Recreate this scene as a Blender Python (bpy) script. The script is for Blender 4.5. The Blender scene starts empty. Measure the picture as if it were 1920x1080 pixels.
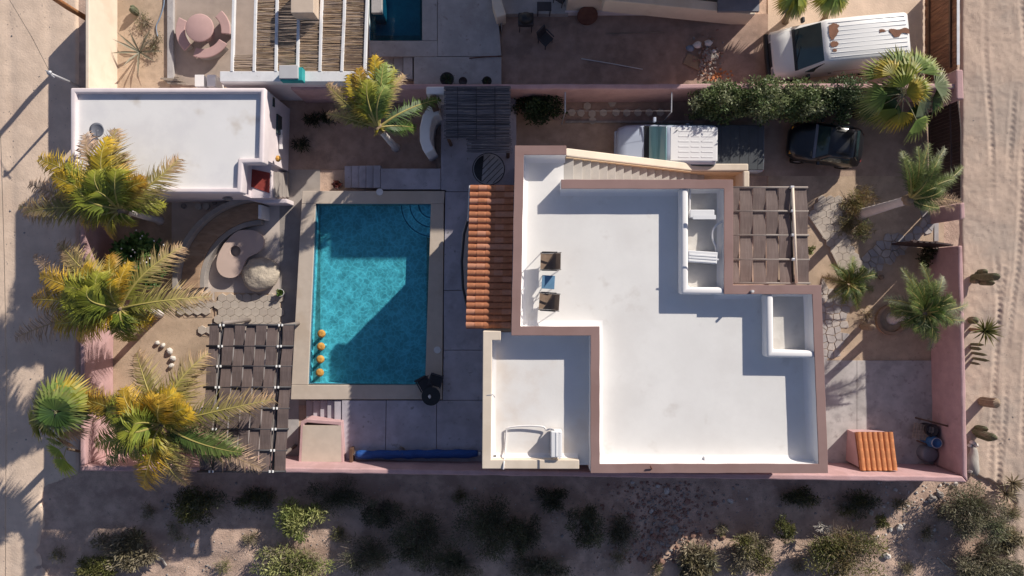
import bpy, bmesh, math, random
import numpy as np
from mathutils import Vector, Matrix, noise as mnoise

# ---------------------------------------------------------------- scene, camera, light
S = bpy.context.scene
H, F = 28.0, 1280.0            # drone height in metres, focal length in 1920-wide pixels
cam = bpy.data.cameras.new('camera'); cam.sensor_width = 36; cam.lens = 36 * F / 1920
cam.clip_end = 2000
co = bpy.data.objects.new('camera', cam); co.location = (0, 0, H); co.rotation_euler = (0, 0, 0)
S.collection.objects.link(co); S.camera = co
KX, KY = 1.45, 1.50            # shadow offset per metre of height
sdir = Vector((-KX, -KY, -1)).normalized()
SUN_EL = math.asin(-sdir.z)
sun = bpy.data.lights.new('sun', 'SUN'); sun.energy = 4.35; sun.angle = math.radians(0.6); sun.color = (1, .925, .81)
so = bpy.data.objects.new('sun', sun); so.rotation_euler = sdir.to_track_quat('-Z', 'Y').to_euler(); so.location = (20, 20, 30)
S.collection.objects.link(so)
w = bpy.data.worlds.new('World'); S.world = w; w.use_nodes = True
nt = w.node_tree; nt.nodes.clear()
sky = nt.nodes.new('ShaderNodeTexSky'); sky.sky_type = 'NISHITA'; sky.sun_disc = False
sky.sun_elevation = SUN_EL; sky.sun_rotation = math.atan2(KX, KY)
sky.air_density = 1.0; sky.dust_density = 0.6; sky.ozone_density = 0.8
bg = nt.nodes.new('ShaderNodeBackground'); bg.inputs[1].default_value = 0.068
wo = nt.nodes.new('ShaderNodeOutputWorld')
wb = nt.nodes.new('ShaderNodeMix'); wb.data_type = 'RGBA'; wb.blend_type = 'MULTIPLY'; wb.inputs[0].default_value = 1; wb.inputs[7].default_value = (1.0, .90, .97, 1)
nt.links.new(sky.outputs[0], wb.inputs[6]); nt.links.new(wb.outputs[2], bg.inputs[0]); nt.links.new(bg.outputs[0], wo.inputs[0])
S.view_settings.view_transform = 'Standard'; S.view_settings.look = 'None'
S.view_settings.exposure = 0.35; S.view_settings.gamma = 1
S.cycles.max_bounces = 6; S.cycles.diffuse_bounces = 3; S.cycles.transparent_max_bounces = 8
R = random.Random(7)

# ---------------------------------------------------------------- helpers
def P(px, py, z=0.0):
    k = (H - z) / F
    return Vector(((px - 960) * k, (540 - py) * k, z))
def lin(r, g, b):
    return tuple(((c / 255) / 12.92 if c / 255 < .04045 else ((c / 255 + .055) / 1.055) ** 2.4) for c in (r, g, b))

MATS = {}
def M(name, col, rough=.85, var=.12, scale=2.0, bump=.0, bscale=30., col2=None, c2scale=.6, c2lo=.5, c2hi=.65, spec=.3, metal=0., stretch=None, c3=None, c3scale=9., c3lo=.62, c3hi=.7, bdist=.02, coat=0.):
    m = bpy.data.materials.new(name); m.use_nodes = True; MATS[name] = m
    t = m.node_tree; b = t.nodes['Principled BSDF']; L = t.links.new
    tc = t.nodes.new('ShaderNodeTexCoord'); src = tc.outputs['Object']
    if stretch:
        mp = t.nodes.new('ShaderNodeMapping'); mp.inputs['Scale'].default_value = stretch
        L(src, mp.inputs[0]); src = mp.outputs[0]
    def nz(sc, det=6, ro=.6):
        n = t.nodes.new('ShaderNodeTexNoise'); n.inputs['Scale'].default_value = sc
        n.inputs['Detail'].default_value = det; n.inputs['Roughness'].default_value = ro
        L(src, n.inputs['Vector']); return n.outputs['Fac']
    def mix(f, a, c):
        x = t.nodes.new('ShaderNodeMix'); x.data_type = 'RGBA'; L(f, x.inputs[0])
        for s, v in ((x.inputs[6], a), (x.inputs[7], c)):
            if isinstance(v, tuple): s.default_value = (*v[:3], 1)
            else: L(v, s)
        return x.outputs[2]
    def ramp(f, lo, hi):
        r = t.nodes.new('ShaderNodeMapRange'); r.inputs[1].default_value = lo; r.inputs[2].default_value = hi
        r.interpolation_type = 'SMOOTHSTEP'; L(f, r.inputs[0]); return r.outputs[0]
    a = tuple(c * (1 - var) for c in col); c = tuple(min(1, x * (1 + var)) for x in col)
    o = mix(ramp(nz(scale), .3, .7), a, c)
    if col2: o = mix(ramp(nz(c2scale, 5), c2lo, c2hi), o, col2)
    if c3: o = mix(ramp(nz(c3scale, 3), c3lo, c3hi), o, c3)
    L(o, b.inputs['Base Color'])
    b.inputs['Roughness'].default_value = rough; b.inputs['Specular IOR Level'].default_value = spec
    b.inputs['Metallic'].default_value = metal; b.inputs['Coat Weight'].default_value = coat
    if bump:
        bp = t.nodes.new('ShaderNodeBump'); bp.inputs['Strength'].default_value = bump; bp.inputs['Distance'].default_value = bdist
        L(nz(bscale, 5, .65), bp.inputs['Height']); L(bp.outputs[0], b.inputs['Normal'])
    return m
def leafmat(name, trans=.3, rough=.5):
    m = bpy.data.materials.new(name); m.use_nodes = True; MATS[name] = m
    t = m.node_tree; b = t.nodes['Principled BSDF']; L = t.links.new; out = t.nodes['Material Output']
    at = t.nodes.new('ShaderNodeAttribute'); at.attribute_name = 'Col'
    b.inputs['Roughness'].default_value = rough; b.inputs['Specular IOR Level'].default_value = .35
    tr = t.nodes.new('ShaderNodeBsdfTranslucent'); mx = t.nodes.new('ShaderNodeMixShader'); mx.inputs[0].default_value = trans
    L(at.outputs['Color'], b.inputs['Base Color']); L(at.outputs['Color'], tr.inputs['Color'])
    L(b.outputs[0], mx.inputs[1]); L(tr.outputs[0], mx.inputs[2]); L(mx.outputs[0], out.inputs['Surface'])
    return m

WL = {}
def reg(o, wl=None): WL[o.name] = Vector(wl) if wl is not None else Vector((0, 0, 0))
def thing(name, label, cat, loc=(0, 0, 0), group=None):
    o = bpy.data.objects.new(name, None); o.empty_display_size = .3; o.location = loc
    o['label'] = label; o['category'] = cat
    if group: o['group'] = group
    S.collection.objects.link(o); reg(o, loc); return o

class MB:
    def __init__(s): s.V = []; s.F = []; s.C = []
    def add(s, V, Fc, col=None):
        n = len(s.V); s.V += [tuple(v) for v in V]; s.F += [tuple(i + n for i in f) for f in Fc]
        if col is not None: s.C += ([col] * len(V) if not isinstance(col, list) else col)
        return s
    def box(s, c, d, rz=0, col=None):
        x, y, z = d[0] / 2, d[1] / 2, d[2] / 2; cs, sn = math.cos(rz), math.sin(rz)
        V = [(c[0] + a * x * cs - b * y * sn, c[1] + a * x * sn + b * y * cs, c[2] + e * z) for e in (-1, 1) for a, b in ((-1, -1), (1, -1), (1, 1), (-1, 1))]
        return s.add(V, [(3, 2, 1, 0), (4, 5, 6, 7), (0, 1, 5, 4), (1, 2, 6, 5), (2, 3, 7, 6), (3, 0, 4, 7)], col)
    def prism(s, pts, z0, z1):      # plan points (world xy)
        a = sum(pts[i][0] * pts[(i + 1) % len(pts)][1] - pts[(i + 1) % len(pts)][0] * pts[i][1] for i in range(len(pts)))
        if a < 0: pts = pts[::-1]
        n = len(pts)
        V = [(p[0], p[1], z0) for p in pts] + [(p[0], p[1], z1) for p in pts]
        return s.add(V, [tuple(range(n))[::-1], tuple(range(n, 2 * n))] + [(i, (i + 1) % n, n + (i + 1) % n, n + i) for i in range(n)])
    def ppx(s, px, z0, z1, zp=None):  # pixel points unprojected at the top height
        return s.prism([P(x, y, z1 if zp is None else zp) for x, y in px], z0, z1)
    def rpx(s, x0, y0, x1, y1, z0, z1): return s.ppx([(x0, y0), (x1, y0), (x1, y1), (x0, y1)], z0, z1)
    def strip(s, pts, wl, wr, z0, z1):  # open mitred wall along plan polyline, wl/wr = width to left/right
        n = len(pts); pts = [Vector((p[0], p[1])) for p in pts]; Lf = []; Rt = []
        for i in range(n):
            d0 = (pts[i] - pts[i - 1]).normalized() if i else None
            d1 = (pts[i + 1] - pts[i]).normalized() if i < n - 1 else None
            a = d0 or d1; b = d1 or d0
            n0 = Vector((-a.y, a.x)); n1 = Vector((-b.y, b.x)); m = (n0 + n1).normalized(); k = 1 / max(.3, m.dot(n0))
            Lf.append(pts[i] + m * k * wl); Rt.append(pts[i] - m * k * wr)
        V = []
        for l, r in zip(Lf, Rt): V += [(l.x, l.y, z0), (r.x, r.y, z0), (r.x, r.y, z1), (l.x, l.y, z1)]
        Fc = [(3, 2, 1, 0), tuple((n - 1) * 4 + j for j in range(4))]
        for i in range(n - 1):
            for j in range(4): a = i * 4 + j; b = i * 4 + (j + 1) % 4; Fc.append((a, b, b + 4, a + 4))
        return s.add(V, [f[::-1] for f in Fc])
    def tube(s, pts, r, n=8, caps=True, col=None, sx=1.):
        pts = [Vector(p) for p in pts]; rs = r if isinstance(r, (list, tuple)) else [r] * len(pts); V = []; Fc = []
        for i, p in enumerate(pts):
            t = (pts[min(i + 1, len(pts) - 1)] - pts[max(i - 1, 0)]).normalized()
            u = t.cross(Vector((0, 0, 1)));
            if u.length < 1e-3: u = Vector((1, 0, 0))
            u.normalize(); v = u.cross(t)
            for k in range(n):
                a = 2 * math.pi * k / n; V.append(p + (u * math.cos(a) + v * math.sin(a) * sx) * rs[i])
        for i in range(len(pts) - 1):
            for k in range(n): a = i * n + k; b = i * n + (k + 1) % n; Fc.append((a, b, b + n, a + n))
        if caps: Fc += [tuple(range(n))[::-1], tuple(range((len(pts) - 1) * n, len(pts) * n))]
        return s.add(V, Fc, col)
    def lathe(s, c, prof, n=24, a0=0, a1=2 * math.pi):
        V = []; Fc = []; full = abs(a1 - a0 - 2 * math.pi) < 1e-6; m = n if full else n + 1
        for k in range(m):
            a = a0 + (a1 - a0) * k / n
            for r, z in prof: V.append((c[0] + r * math.cos(a), c[1] + r * math.sin(a), c[2] + z))
        q = len(prof)
        for k in range(n):
            for j in range(q - 1): Fc.append((k * q + j, ((k + 1) % m) * q + j, ((k + 1) % m) * q + j + 1, k * q + j + 1))
        return s.add(V, Fc)
    def disc(s, c, r, h, n=28):
        return s.prism([(c[0] + r * math.cos(2 * math.pi * k / n), c[1] + r * math.sin(2 * math.pi * k / n)) for k in range(n)], c[2], c[2] + h)
    def rock(s, c, rad, seed=0, amp=.25, nu=14, nv=9, rz=0., freq=1.6):
        V = []; Fc = []; off = Vector((seed * 3.7, seed * 1.3, seed * 7.1)); cs, sn = math.cos(rz), math.sin(rz)
        for j in range(nv + 1):
            th = math.pi * j / nv
            for i in range(nu):
                ph = 2 * math.pi * i / nu; d = Vector((math.sin(th) * math.cos(ph), math.sin(th) * math.sin(ph), math.cos(th)))
                k = 1 + amp * mnoise.noise(d * freq + off) + amp * .5 * mnoise.noise(d * freq * 2.7 + off)
                x, y, z = d.x * rad[0] * k, d.y * rad[1] * k, d.z * rad[2] * k
                V.append((c[0] + x * cs - y * sn, c[1] + x * sn + y * cs, c[2] + z))
        for j in range(nv):
            for i in range(nu): a = j * nu + i; b = j * nu + (i + 1) % nu; Fc.append((a, a + nu, b + nu, b))
        return s.add(V, Fc)
    def mesh(s, name, mat, smooth=False, bev=0, seg=2, off=None):
        me = bpy.data.meshes.new(name); V = s.V
        if off is not None: V = [(v[0] - off[0], v[1] - off[1], v[2] - off[2]) for v in V]
        me.from_pydata(V, [], s.F)
        if s.C and len(s.C) == len(s.V):
            ca = me.color_attributes.new('Col', 'FLOAT_COLOR', 'POINT')
            ca.data.foreach_set('color', np.array([(c[0], c[1], c[2], 1) for c in s.C], dtype=np.float32).ravel())
        if bev:
            bm = bmesh.new(); bm.from_mesh(me)
            ed = [e for e in bm.edges if len(e.link_faces) == 2 and e.calc_face_angle(0) > .5]
            bmesh.ops.bevel(bm, geom=ed, offset=bev, segments=seg, affect='EDGES', profile=.5, clamp_overlap=True)
            bm.to_mesh(me); bm.free()
        if smooth: me.polygons.foreach_set('use_smooth', [True] * len(me.polygons))
        if isinstance(mat, str): mat = MATS[mat]
        me.materials.append(mat); me.update(); return me

def link(name, me, parent=None, loc=(0, 0, 0)):
    o = bpy.data.objects.new(name, me); S.collection.objects.link(o); o.location = loc
    if parent is not None: o.parent = parent
    return o
def part(name, mb, mat, parent, smooth=False, bev=0, seg=2, label=None, kind=None):
    o = link(name, mb.mesh(name, mat, smooth, bev, seg), parent, -WL[parent.name]); reg(o)
    if label: o['label'] = label
    if kind: o['kind'] = kind
    return o
def solo(name, mb, mat, label, cat, group=None, smooth=False, bev=0, seg=2):
    xs = [v[0] for v in mb.V]; ys = [v[1] for v in mb.V]; zs = [v[2] for v in mb.V]
    loc = Vector(((min(xs) + max(xs)) / 2, (min(ys) + max(ys)) / 2, min(zs)))
    o = link(name, mb.mesh(name, mat, smooth, bev, seg, loc), None, loc); reg(o, loc)
    o['label'] = label; o['category'] = cat
    if group: o['group'] = group
    return o
def struct(name, mb, mat, smooth=False, bev=0):
    o = link(name, mb.mesh(name, mat, smooth, bev)); o['kind'] = 'structure'; reg(o); return o
def dup(root, loc, rz, label, sc=1.):
    r = root.copy(); S.collection.objects.link(r); r.location = loc; r.rotation_euler = (0, 0, rz); r.scale = (sc,) * 3; r['label'] = label
    def rec(a, b):
        for ch in list(a.children):
            c = ch.copy(); S.collection.objects.link(c); c.parent = b; rec(ch, c)
    rec(root, r); return r
def wobble(pts, step, amp, closed=False, seed=5):
    rg = random.Random(seed); out = []; n = len(pts)
    for i in range(n if closed else n - 1):
        a, b = Vector(pts[i]), Vector(pts[(i + 1) % n]); m = max(1, int((b - a).length / step)); out.append(a)
        nrm = Vector((-(b - a).y, (b - a).x) + ((0,) if len(a) == 3 else ())).normalized()
        for k in range(1, m): out.append(a.lerp(b, k / m) + nrm * rg.uniform(-amp, amp))
    if not closed: out.append(Vector(pts[-1]))
    return out
def inside(x, y, poly):
    c = False; j = len(poly) - 1
    for i in range(len(poly)):
        xi, yi = poly[i]; xj, yj = poly[j]
        if (yi > y) != (yj > y) and x < (xj - xi) * (y - yi) / (yj - yi) + xi: c = not c
        j = i
    return c
# ---------------------------------------------------------------- materials
M('sand', (.70, .545, .43), .95, .10, 1.2, .5, 14, col2=(.64, .49, .385), c2scale=.5, c3=(.50, .39, .31), c3scale=22, c3lo=.66, c3hi=.75, bdist=.03)
M('road_sand', (.54, .415, .335), .95, .07, .9, .6, 25, col2=(.46, .37, .31), c2scale=.35, c2lo=.45, c2hi=.6, bdist=.03)
M('scrub_soil', (.54, .39, .31), .95, .2, 1.8, .8, 18, col2=(.42, .295, .235), c2scale=.8, c3=(.55, .48, .42), c3scale=30, c3lo=.68, c3hi=.73, bdist=.04)
M('garden_soil', (.50, .375, .275), .95, .14, 1.6, .5, 22, col2=(.40, .30, .22), c2scale=.9, c3=(.33, .24, .17), c3scale=14, bdist=.02)
M('dark_soil', (.38, .265, .215), .95, .16, 2.0, .6, 20, col2=(.27, .19, .155), c2scale=.8, c3=(.40, .33, .28), c3scale=30, c3lo=.7, c3hi=.75)
M('drive_soil', (.44, .32, .25), .95, .14, 1.5, .5, 22, col2=(.32, .23, .18), c2scale=.7, c3=(.42, .34, .28), c3scale=30, c3lo=.69, c3hi=.75)
M('concrete', (.42, .40, .40), .88, .12, 1.6, .25, 40, col2=(.36, .335, .33), c2scale=.9, c3=(.30, .27, .26), c3scale=5, c3lo=.6, c3hi=.75, bdist=.01)
M('deck_concrete', (.45, .42, .465), .85, .14, 1.4, .2, 40, col2=(.36, .335, .37), c2scale=.8, c3=(.27, .255, .26), c3scale=4, c3lo=.6, c3hi=.75, bdist=.01)
M('pad_concrete', (.57, .49, .44), .88, .08, 1.3, .25, 30, col2=(.52, .44, .39), c2scale=1.2, bdist=.01)
M('patio_brown', (.42, .34, .29), .9, .1, 1.5, .3, 30, col2=(.36, .29, .25), c2scale=.8)
M('pad_grey', (.47, .44, .43), .88, .14, 1.6, .3, 40, col2=(.37, .345, .34), c2scale=1.1, c3=(.32, .29, .285), c3scale=4, c3lo=.55, c3hi=.72, bdist=.01)
M('coping_stone', (.56, .475, .40), .85, .05, 2.5, .15, 60, col2=(.52, .43, .35), c2scale=1.0, bdist=.006)
M('pink_plaster', (.52, .335, .34), .9, .08, 2.2, .6, 22, col2=(.47, .295, .295), c2scale=.7, c3=(.40, .26, .255), c3scale=3.0, c3lo=.60, c3hi=.78, bdist=.012)
M('pale_plaster', (.74, .66, .68), .88, .04, 2.0, .35, 20, col2=(.68, .60, .63), c2scale=.7, bdist=.01)
M('roof_white', (.80, .785, .765), .8, .03, .7, .2, 9, col2=(.745, .725, .705), c2scale=.45, c2lo=.42, c2hi=.7, c3=(.69, .66, .63), c3scale=1.3, c3lo=.58, c3hi=.8, bdist=.01)
M('casita_roof', (.80, .79, .79), .8, .02, .8, .15, 10, col2=(.74, .73, .74), c2scale=.45, c3=(.60, .545, .49), c3scale=.75, c3lo=.56, c3hi=.78, bdist=.01)
M('parapet_white', (.82, .80, .80), .8, .02, 2.0, .15, 14, bdist=.01)
M('nook_floor', (.60, .575, .54), .85, .06, 1.5, .15, 20, col2=(.54, .51, .475), c2scale=1.1)  # beige-grey of reflected light put into the floor colour
M('coping_brown', (.30, .195, .18), .85, .05, 1.2, .15, 30, col2=(.27, .17, .155), c2scale=.5, bdist=.006)
M('house_wall', (.47, .33, .315), .9, .06, 1.5, .3, 22)
M('cream_plaster', (.72, .62, .51), .88, .04, 1.8, .25, 25, col2=(.66, .56, .45), c2scale=.8, bdist=.008)
M('peach_plaster', (.72, .535, .35), .88, .05, 1.8, .25, 25, col2=(.66, .47, .30), c2scale=.8, bdist=.008)
M('lower_roof', (.79, .77, .75), .82, .03, .8, .15, 12, col2=(.72, .66, .61), c2scale=.45, c2lo=.48, c2hi=.7)
M('step_grey', (.45, .42, .39), .88, .06, 2.0, .2, 30)
M('clay', (.47, .19, .10), .85, .25, 3.0, .3, 30, col2=(.68, .30, .16), c2scale=1.6, spec=.25, bdist=.006)
M('clay_b', (.42, .165, .085), .75, .14, 3.0, .3, 30, col2=(.62, .27, .14), c2scale=1.6, spec=.25, bdist=.006)
M('clay_c', (.52, .24, .15), .78, .12, 3.0, .3, 30, col2=(.52, .22, .12), c2scale=2.0, spec=.25, bdist=.006)
M('clay_orange', (.49, .195, .085), .85, .25, 3.0, .3, 30, col2=(.58, .26, .13), c2scale=1.6, spec=.25)
M('clay_dark', (.22, .09, .055), .85, .15, 3.0, .3, 30)
M('slat_brown', (.155, .115, .105), .75, .12, 2.0, .25, 40, stretch=(12, 1, 1), col2=(.19, .145, .135), c2scale=1.4, spec=.35)
M('rod_grey', (.24, .205, .19), .6, .08, 3, spec=.4)
M('rod_dark', (.035, .033, .04), .5, .1, 3, spec=.5)
M('tie_white', (.75, .75, .75), .6, .03, 3)
M('pole_cream', (.72, .62, .52), .6, .04, 3)
M('reed', (.36, .255, .17), .9, .35, 2.2, .3, 30, stretch=(.6, 9, 1), col2=(.23, .175, .15), c2scale=.8, c3=(.58, .46, .30), c3scale=6, c3lo=.56, c3hi=.66)
M('reed_grey', (.17, .165, .185), .9, .35, 2.4, .3, 30, stretch=(.5, 9, 1), col2=(.10, .10, .12), c2scale=.8, c3=(.36, .32, .29), c3scale=5, c3lo=.6, c3hi=.68)
M('white_beam', (.74, .74, .76), .8, .06, 2.0, .25, 20, col2=(.62, .60, .61), c2scale=2.2, c2lo=.58, c2hi=.7)
M('white_paint', (.79, .79, .79), .38, .02, 1.0, spec=.5, coat=.3)
M('silver_paint', (.46, .52, .65), .32, .03, .8, spec=.5, coat=.5)
M('white_cap', (.80, .80, .81), .4, .02, 1, spec=.5, coat=.3)
M('rust', (.23, .115, .075), .9, .14, 4, .4, 30)
M('van_primer', (.58, .50, .47), .6, .05, 1)
M('black_plastic', (.018, .018, .020), .45, .2, 5, spec=.5)
M('rubber', (.022, .021, .020), .85, .2, 5)
M('tonneau', (.045, .052, .062), .55, .1, 2.5, .2, 60, spec=.5)
M('glass_dark', (.02, .045, .05), .06, .2, 1.2, spec=.9)
M('glass_teal', (.15, .31, .32), .08, .3, 1.0, spec=.9, stretch=(5, .4, 1), col2=(.30, .44, .42), c2scale=.9)
M('chrome', (.6, .6, .62), .2, .02, 3, metal=1.)
M('amber', (.85, .38, .03), .3, .05, 3, spec=.6)
M('buggy_black', (.010, .011, .015), .3, .2, 3, spec=.6, coat=.3)
M('cloth_brown', (.235, .165, .12), .85, .1, 6, .2, 90)
M('cloth_blue', (.13, .26, .40), .8, .08, 6, .2, 90)
M('cover_blue', (.012, .075, .30), .55, .2, 5, .8, 9, stretch=(.7, 5, 5), spec=.5, bdist=.05)
M('stool_straw', (.56, .30, .075), .8, .25, 9, .6, 40, spec=.2)
M('pool_plaster', (.66, .77, .78), .8, .05, 2.0)
M('pool_step_plaster', (.88, .92, .92), .8, .03, 2.0)  # paler than the basin, imitates less light lost in shallow water
M('step_trim', (.06, .16, .24), .5, .2, 10)
M('waterline_tile', (.10, .22, .30), .4, .3, 14, spec=.5)
M('boulder', (.54, .465, .375), .95, .12, 2.2, .8, 7, col2=(.43, .36, .29), c2scale=1.1, c2lo=.52, c2hi=.62, c3=(.30, .26, .22), c3scale=3.5, c3lo=.64, c3hi=.74, bdist=.06)
M('stone_pale', (.60, .56, .52), .9, .15, 5, .5, 20)
M('stone_grey', (.31, .28, .265), .9, .18, 4, .5, 20)
M('stone_red', (.30, .18, .145), .9, .18, 4, .5, 20)
M('flagstone', (.44, .40, .385), .9, .12, 3.0, .4, 18, col2=(.37, .335, .325), c2scale=2.0)
M('flagstone_b', (.50, .445, .41), .9, .12, 3.0, .4, 18)
M('flagstone_c', (.37, .345, .345), .9, .12, 3.0, .4, 18)
M('paver', (.47, .405, .35), .9, .08, 3.0, .3, 30, col2=(.43, .365, .31), c2scale=2)
M('paver_b', (.50, .435, .375), .9, .08, 3.0, .3, 30)
M('lounge_table', (.60, .46, .40), .85, .04, 2, .2, 40)
M('bench_brown', (.36, .235, .155), .8, .16, 2.5, .25, 30, stretch=(1, 3, 1), col2=(.43, .30, .21), c2scale=1.2)
M('bench_grey', (.335, .30, .28), .88, .1, 2, .2, 30)
M('table_pink', (.50, .33, .315), .85, .05, 2, .2, 40)
M('wood_dark', (.12, .065, .042), .7, .25, 1.5, .3, 30, stretch=(6, 1, 1), spec=.4)
M('wood_red', (.19, .085, .05), .7, .3, 1.2, .3, 30, stretch=(1, 6, 1), spec=.4, col2=(.26, .13, .07), c2scale=.9)
M('gate_metal', (.055, .032, .03), .55, .2, 2, spec=.5)
M('wood_grey', (.30, .25, .21), .85, .2, 2, .3, 30, stretch=(1, 8, 1))
M('door_red', (.32, .06, .04), .7, .1, 3)
M('mat_red', (.30, .055, .045), .9, .12, 5, .3, 60)
M('trunk_white', (.66, .60, .58), .9, .06, 4, .3, 24)
M('trunk_brown', (.26, .19, .13), .95, .25, 6, .8, 26)
M('twig', (.32, .265, .21), .95, .2, 5)
M('dish_grey', (.20, .21, .25), .5, .1, 3, metal=.2)
M('galv', (.45, .46, .50), .5, .1, 3, metal=.5)
M('pole_wood', (.34, .16, .07), .85, .2, 3, .3, 30)
M('wire', (.05, .04, .035), .6, .05, 3)
M('pot_white', (.72, .70, .70), .6, .05, 3)
M('pot_dark', (.05, .045, .05), .6, .1, 3)
M('teal_paint', (.03, .32, .33), .6, .1, 3)
M('box_beige', (.58, .47, .38), .85, .05, 3)
M('box_grey', (.48, .48, .50), .8, .05, 3)
M('cardboard', (.36, .25, .17), .9, .1, 3)
M('barrel_blue', (.03, .12, .30), .4, .15, 3, spec=.5)
M('rusty_lid', (.135, .06, .045), .8, .2, 4, .3, 30)
M('log_grey', (.40, .375, .345), .95, .15, 3, .7, 16, stretch=(4, 1, 1))
M('hose_blue', (.22, .28, .38), .5, .1, 3)
M('cactus', (.115, .125, .075), .8, .2, 5, .3, 40, col2=(.18, .165, .115), c2scale=3)
M('cactus_dry', (.25, .19, .14), .9, .2, 5, .4, 40)
leafmat('leaf', .28); leafmat('dry_leaf', .2, .8)

def water(name, tint, lo, hi):  # caustic light ripples are painted into the transmission colour
    m = bpy.data.materials.new(name); m.use_nodes = True; MATS[name] = m
    t = m.node_tree; t.nodes.clear(); L = t.links.new; N = t.nodes.new
    out = N('ShaderNodeOutputMaterial'); tc = N('ShaderNodeTexCoord')
    n0 = N('ShaderNodeTexNoise'); n0.inputs['Scale'].default_value = 2.2; n0.inputs['Detail'].default_value = 3
    L(tc.outputs['Object'], n0.inputs['Vector'])
    mv = N('ShaderNodeVectorMath'); mv.operation = 'MULTIPLY_ADD'; mv.inputs[1].default_value = (.45, .45, .45)
    L(n0.outputs['Color'], mv.inputs[0]); L(tc.outputs['Object'], mv.inputs[2])
    vo = N('ShaderNodeTexVoronoi'); vo.feature = 'DISTANCE_TO_EDGE'; vo.inputs['Scale'].default_value = 4.6
    L(mv.outputs[0], vo.inputs['Vector'])
    n1 = N('ShaderNodeTexNoise'); n1.inputs['Scale'].default_value = 2.6; n1.inputs['Detail'].default_value = 5; L(tc.outputs['Object'], n1.inputs['Vector'])
    ln = N('ShaderNodeMapRange'); ln.inputs[1].default_value = .0; ln.inputs[2].default_value = .16; ln.inputs[3].default_value = .34; ln.inputs[4].default_value = .0; L(vo.outputs['Distance'], ln.inputs[0])
    ad = N('ShaderNodeMath'); ad.operation = 'ADD'; L(ln.outputs[0], ad.inputs[0]); L(n1.outputs['Fac'], ad.inputs[1])
    mr = N('ShaderNodeMapRange'); mr.inputs[1].default_value = .32; mr.inputs[2].default_value = .88; mr.inputs[3].default_value = lo; mr.inputs[4].default_value = hi
    L(ad.outputs[0], mr.inputs[0])
    cm = N('ShaderNodeVectorMath'); cm.operation = 'SCALE'; cm.inputs[0].default_value = tint; L(mr.outputs[0], cm.inputs['Scale'])
    tr = N('ShaderNodeBsdfTransparent'); L(cm.outputs[0], tr.inputs['Color'])
    n2 = N('ShaderNodeTexNoise'); n2.inputs['Scale'].default_value = 3.5; n2.inputs['Detail'].default_value = 3; L(tc.outputs['Object'], n2.inputs['Vector'])
    bp = N('ShaderNodeBump'); bp.inputs['Strength'].default_value = .25; bp.inputs['Distance'].default_value = .03; L(n2.outputs['Fac'], bp.inputs['Height'])
    gl = N('ShaderNodeBsdfGlossy'); gl.inputs['Roughness'].default_value = .03; L(bp.outputs[0], gl.inputs['Normal'])
    mx = N('ShaderNodeMixShader'); mx.inputs[0].default_value = .035; L(tr.outputs[0], mx.inputs[1]); L(gl.outputs[0], mx.inputs[2])
    L(mx.outputs[0], out.inputs['Surface']); m.use_transparent_shadow = True
water('pool_water', (.34, .79, .89), .62, 1.12)
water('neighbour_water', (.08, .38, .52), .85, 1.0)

# ---------------------------------------------------------------- ground
def vnoise(x, y, sc, seed):
    rg = np.random.RandomState(seed); g = rg.rand(97, 97)
    u = x * sc; v = y * sc; i = np.floor(u).astype(int); j = np.floor(v).astype(int); fu = u - i; fv = v - j
    fu = fu * fu * (3 - 2 * fu); fv = fv * fv * (3 - 2 * fv); i %= 96; j %= 96
    return (g[i, j] * (1 - fu) + g[i + 1, j] * fu) * (1 - fv) + (g[i, j + 1] * (1 - fu) + g[i + 1, j + 1] * fu) * fv
def sheet(name, mat, x0, x1, y0, y1, st, zf, holes=(), outer=None):
    nx = int((x1 - x0) / st) + 1; ny = int((y1 - y0) / st) + 1
    X, Y = np.meshgrid(np.linspace(x0, x1, nx), np.linspace(y0, y1, ny)); Z = zf(X, Y)
    V = np.stack([X, Y, Z], -1).reshape(-1, 3)
    I = (np.arange(ny - 1)[:, None] * nx + np.arange(nx - 1)[None]).ravel()
    Fc = np.stack([I, I + 1, I + 1 + nx, I + nx], 1); C = V[Fc].mean(1); keep = np.ones(len(Fc), bool)
    for (a, b, c, d) in holes: keep &= ~((C[:, 0] > a) & (C[:, 0] < b) & (C[:, 1] > c) & (C[:, 1] < d))
    Fc = Fc[keep].tolist(); V = V.tolist()
    if outer:
        n = len(V); r = outer; V += [(-r, -r, 0), (r, -r, 0), (r, r, 0), (-r, r, 0)]
        cs = [0, nx - 1, nx * ny - 1, nx * (ny - 1)]
        for k in range(4): Fc.append((n + k, n + (k + 1) % 4, cs[(k + 1) % 4], cs[k]))
    me = bpy.data.meshes.new(name); me.from_pydata(V, [], Fc); me.materials.append(MATS[mat])
    me.polygons.foreach_set('use_smooth', [True] * len(me.polygons))
    o = link(name, me); o['kind'] = 'structure'; reg(o); return o
def ground_z(X, Y):
    m = np.clip((-7.6 - Y) / .5, 0, 1) * np.clip((Y + 21) / 2, 0, 1)
    z = (vnoise(X + 50, Y + 50, .5, 1) * .16 + vnoise(X + 50, Y + 50, 1.7, 2) * .09 + vnoise(X + 50, Y + 50, 5, 3) * .03 - .15) * m
    return z - .03
PX = lambda x: (x - 960) * H / F
PY = lambda y: (540 - y) * H / F
sheet('ground', 'scrub_soil', -30, 30, -22, 22, .14, ground_z, holes=[(PX(588), PX(800), PY(728), PY(388)), (PX(702), PX(784), PY(68), PY(-130))], outer=700)
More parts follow.
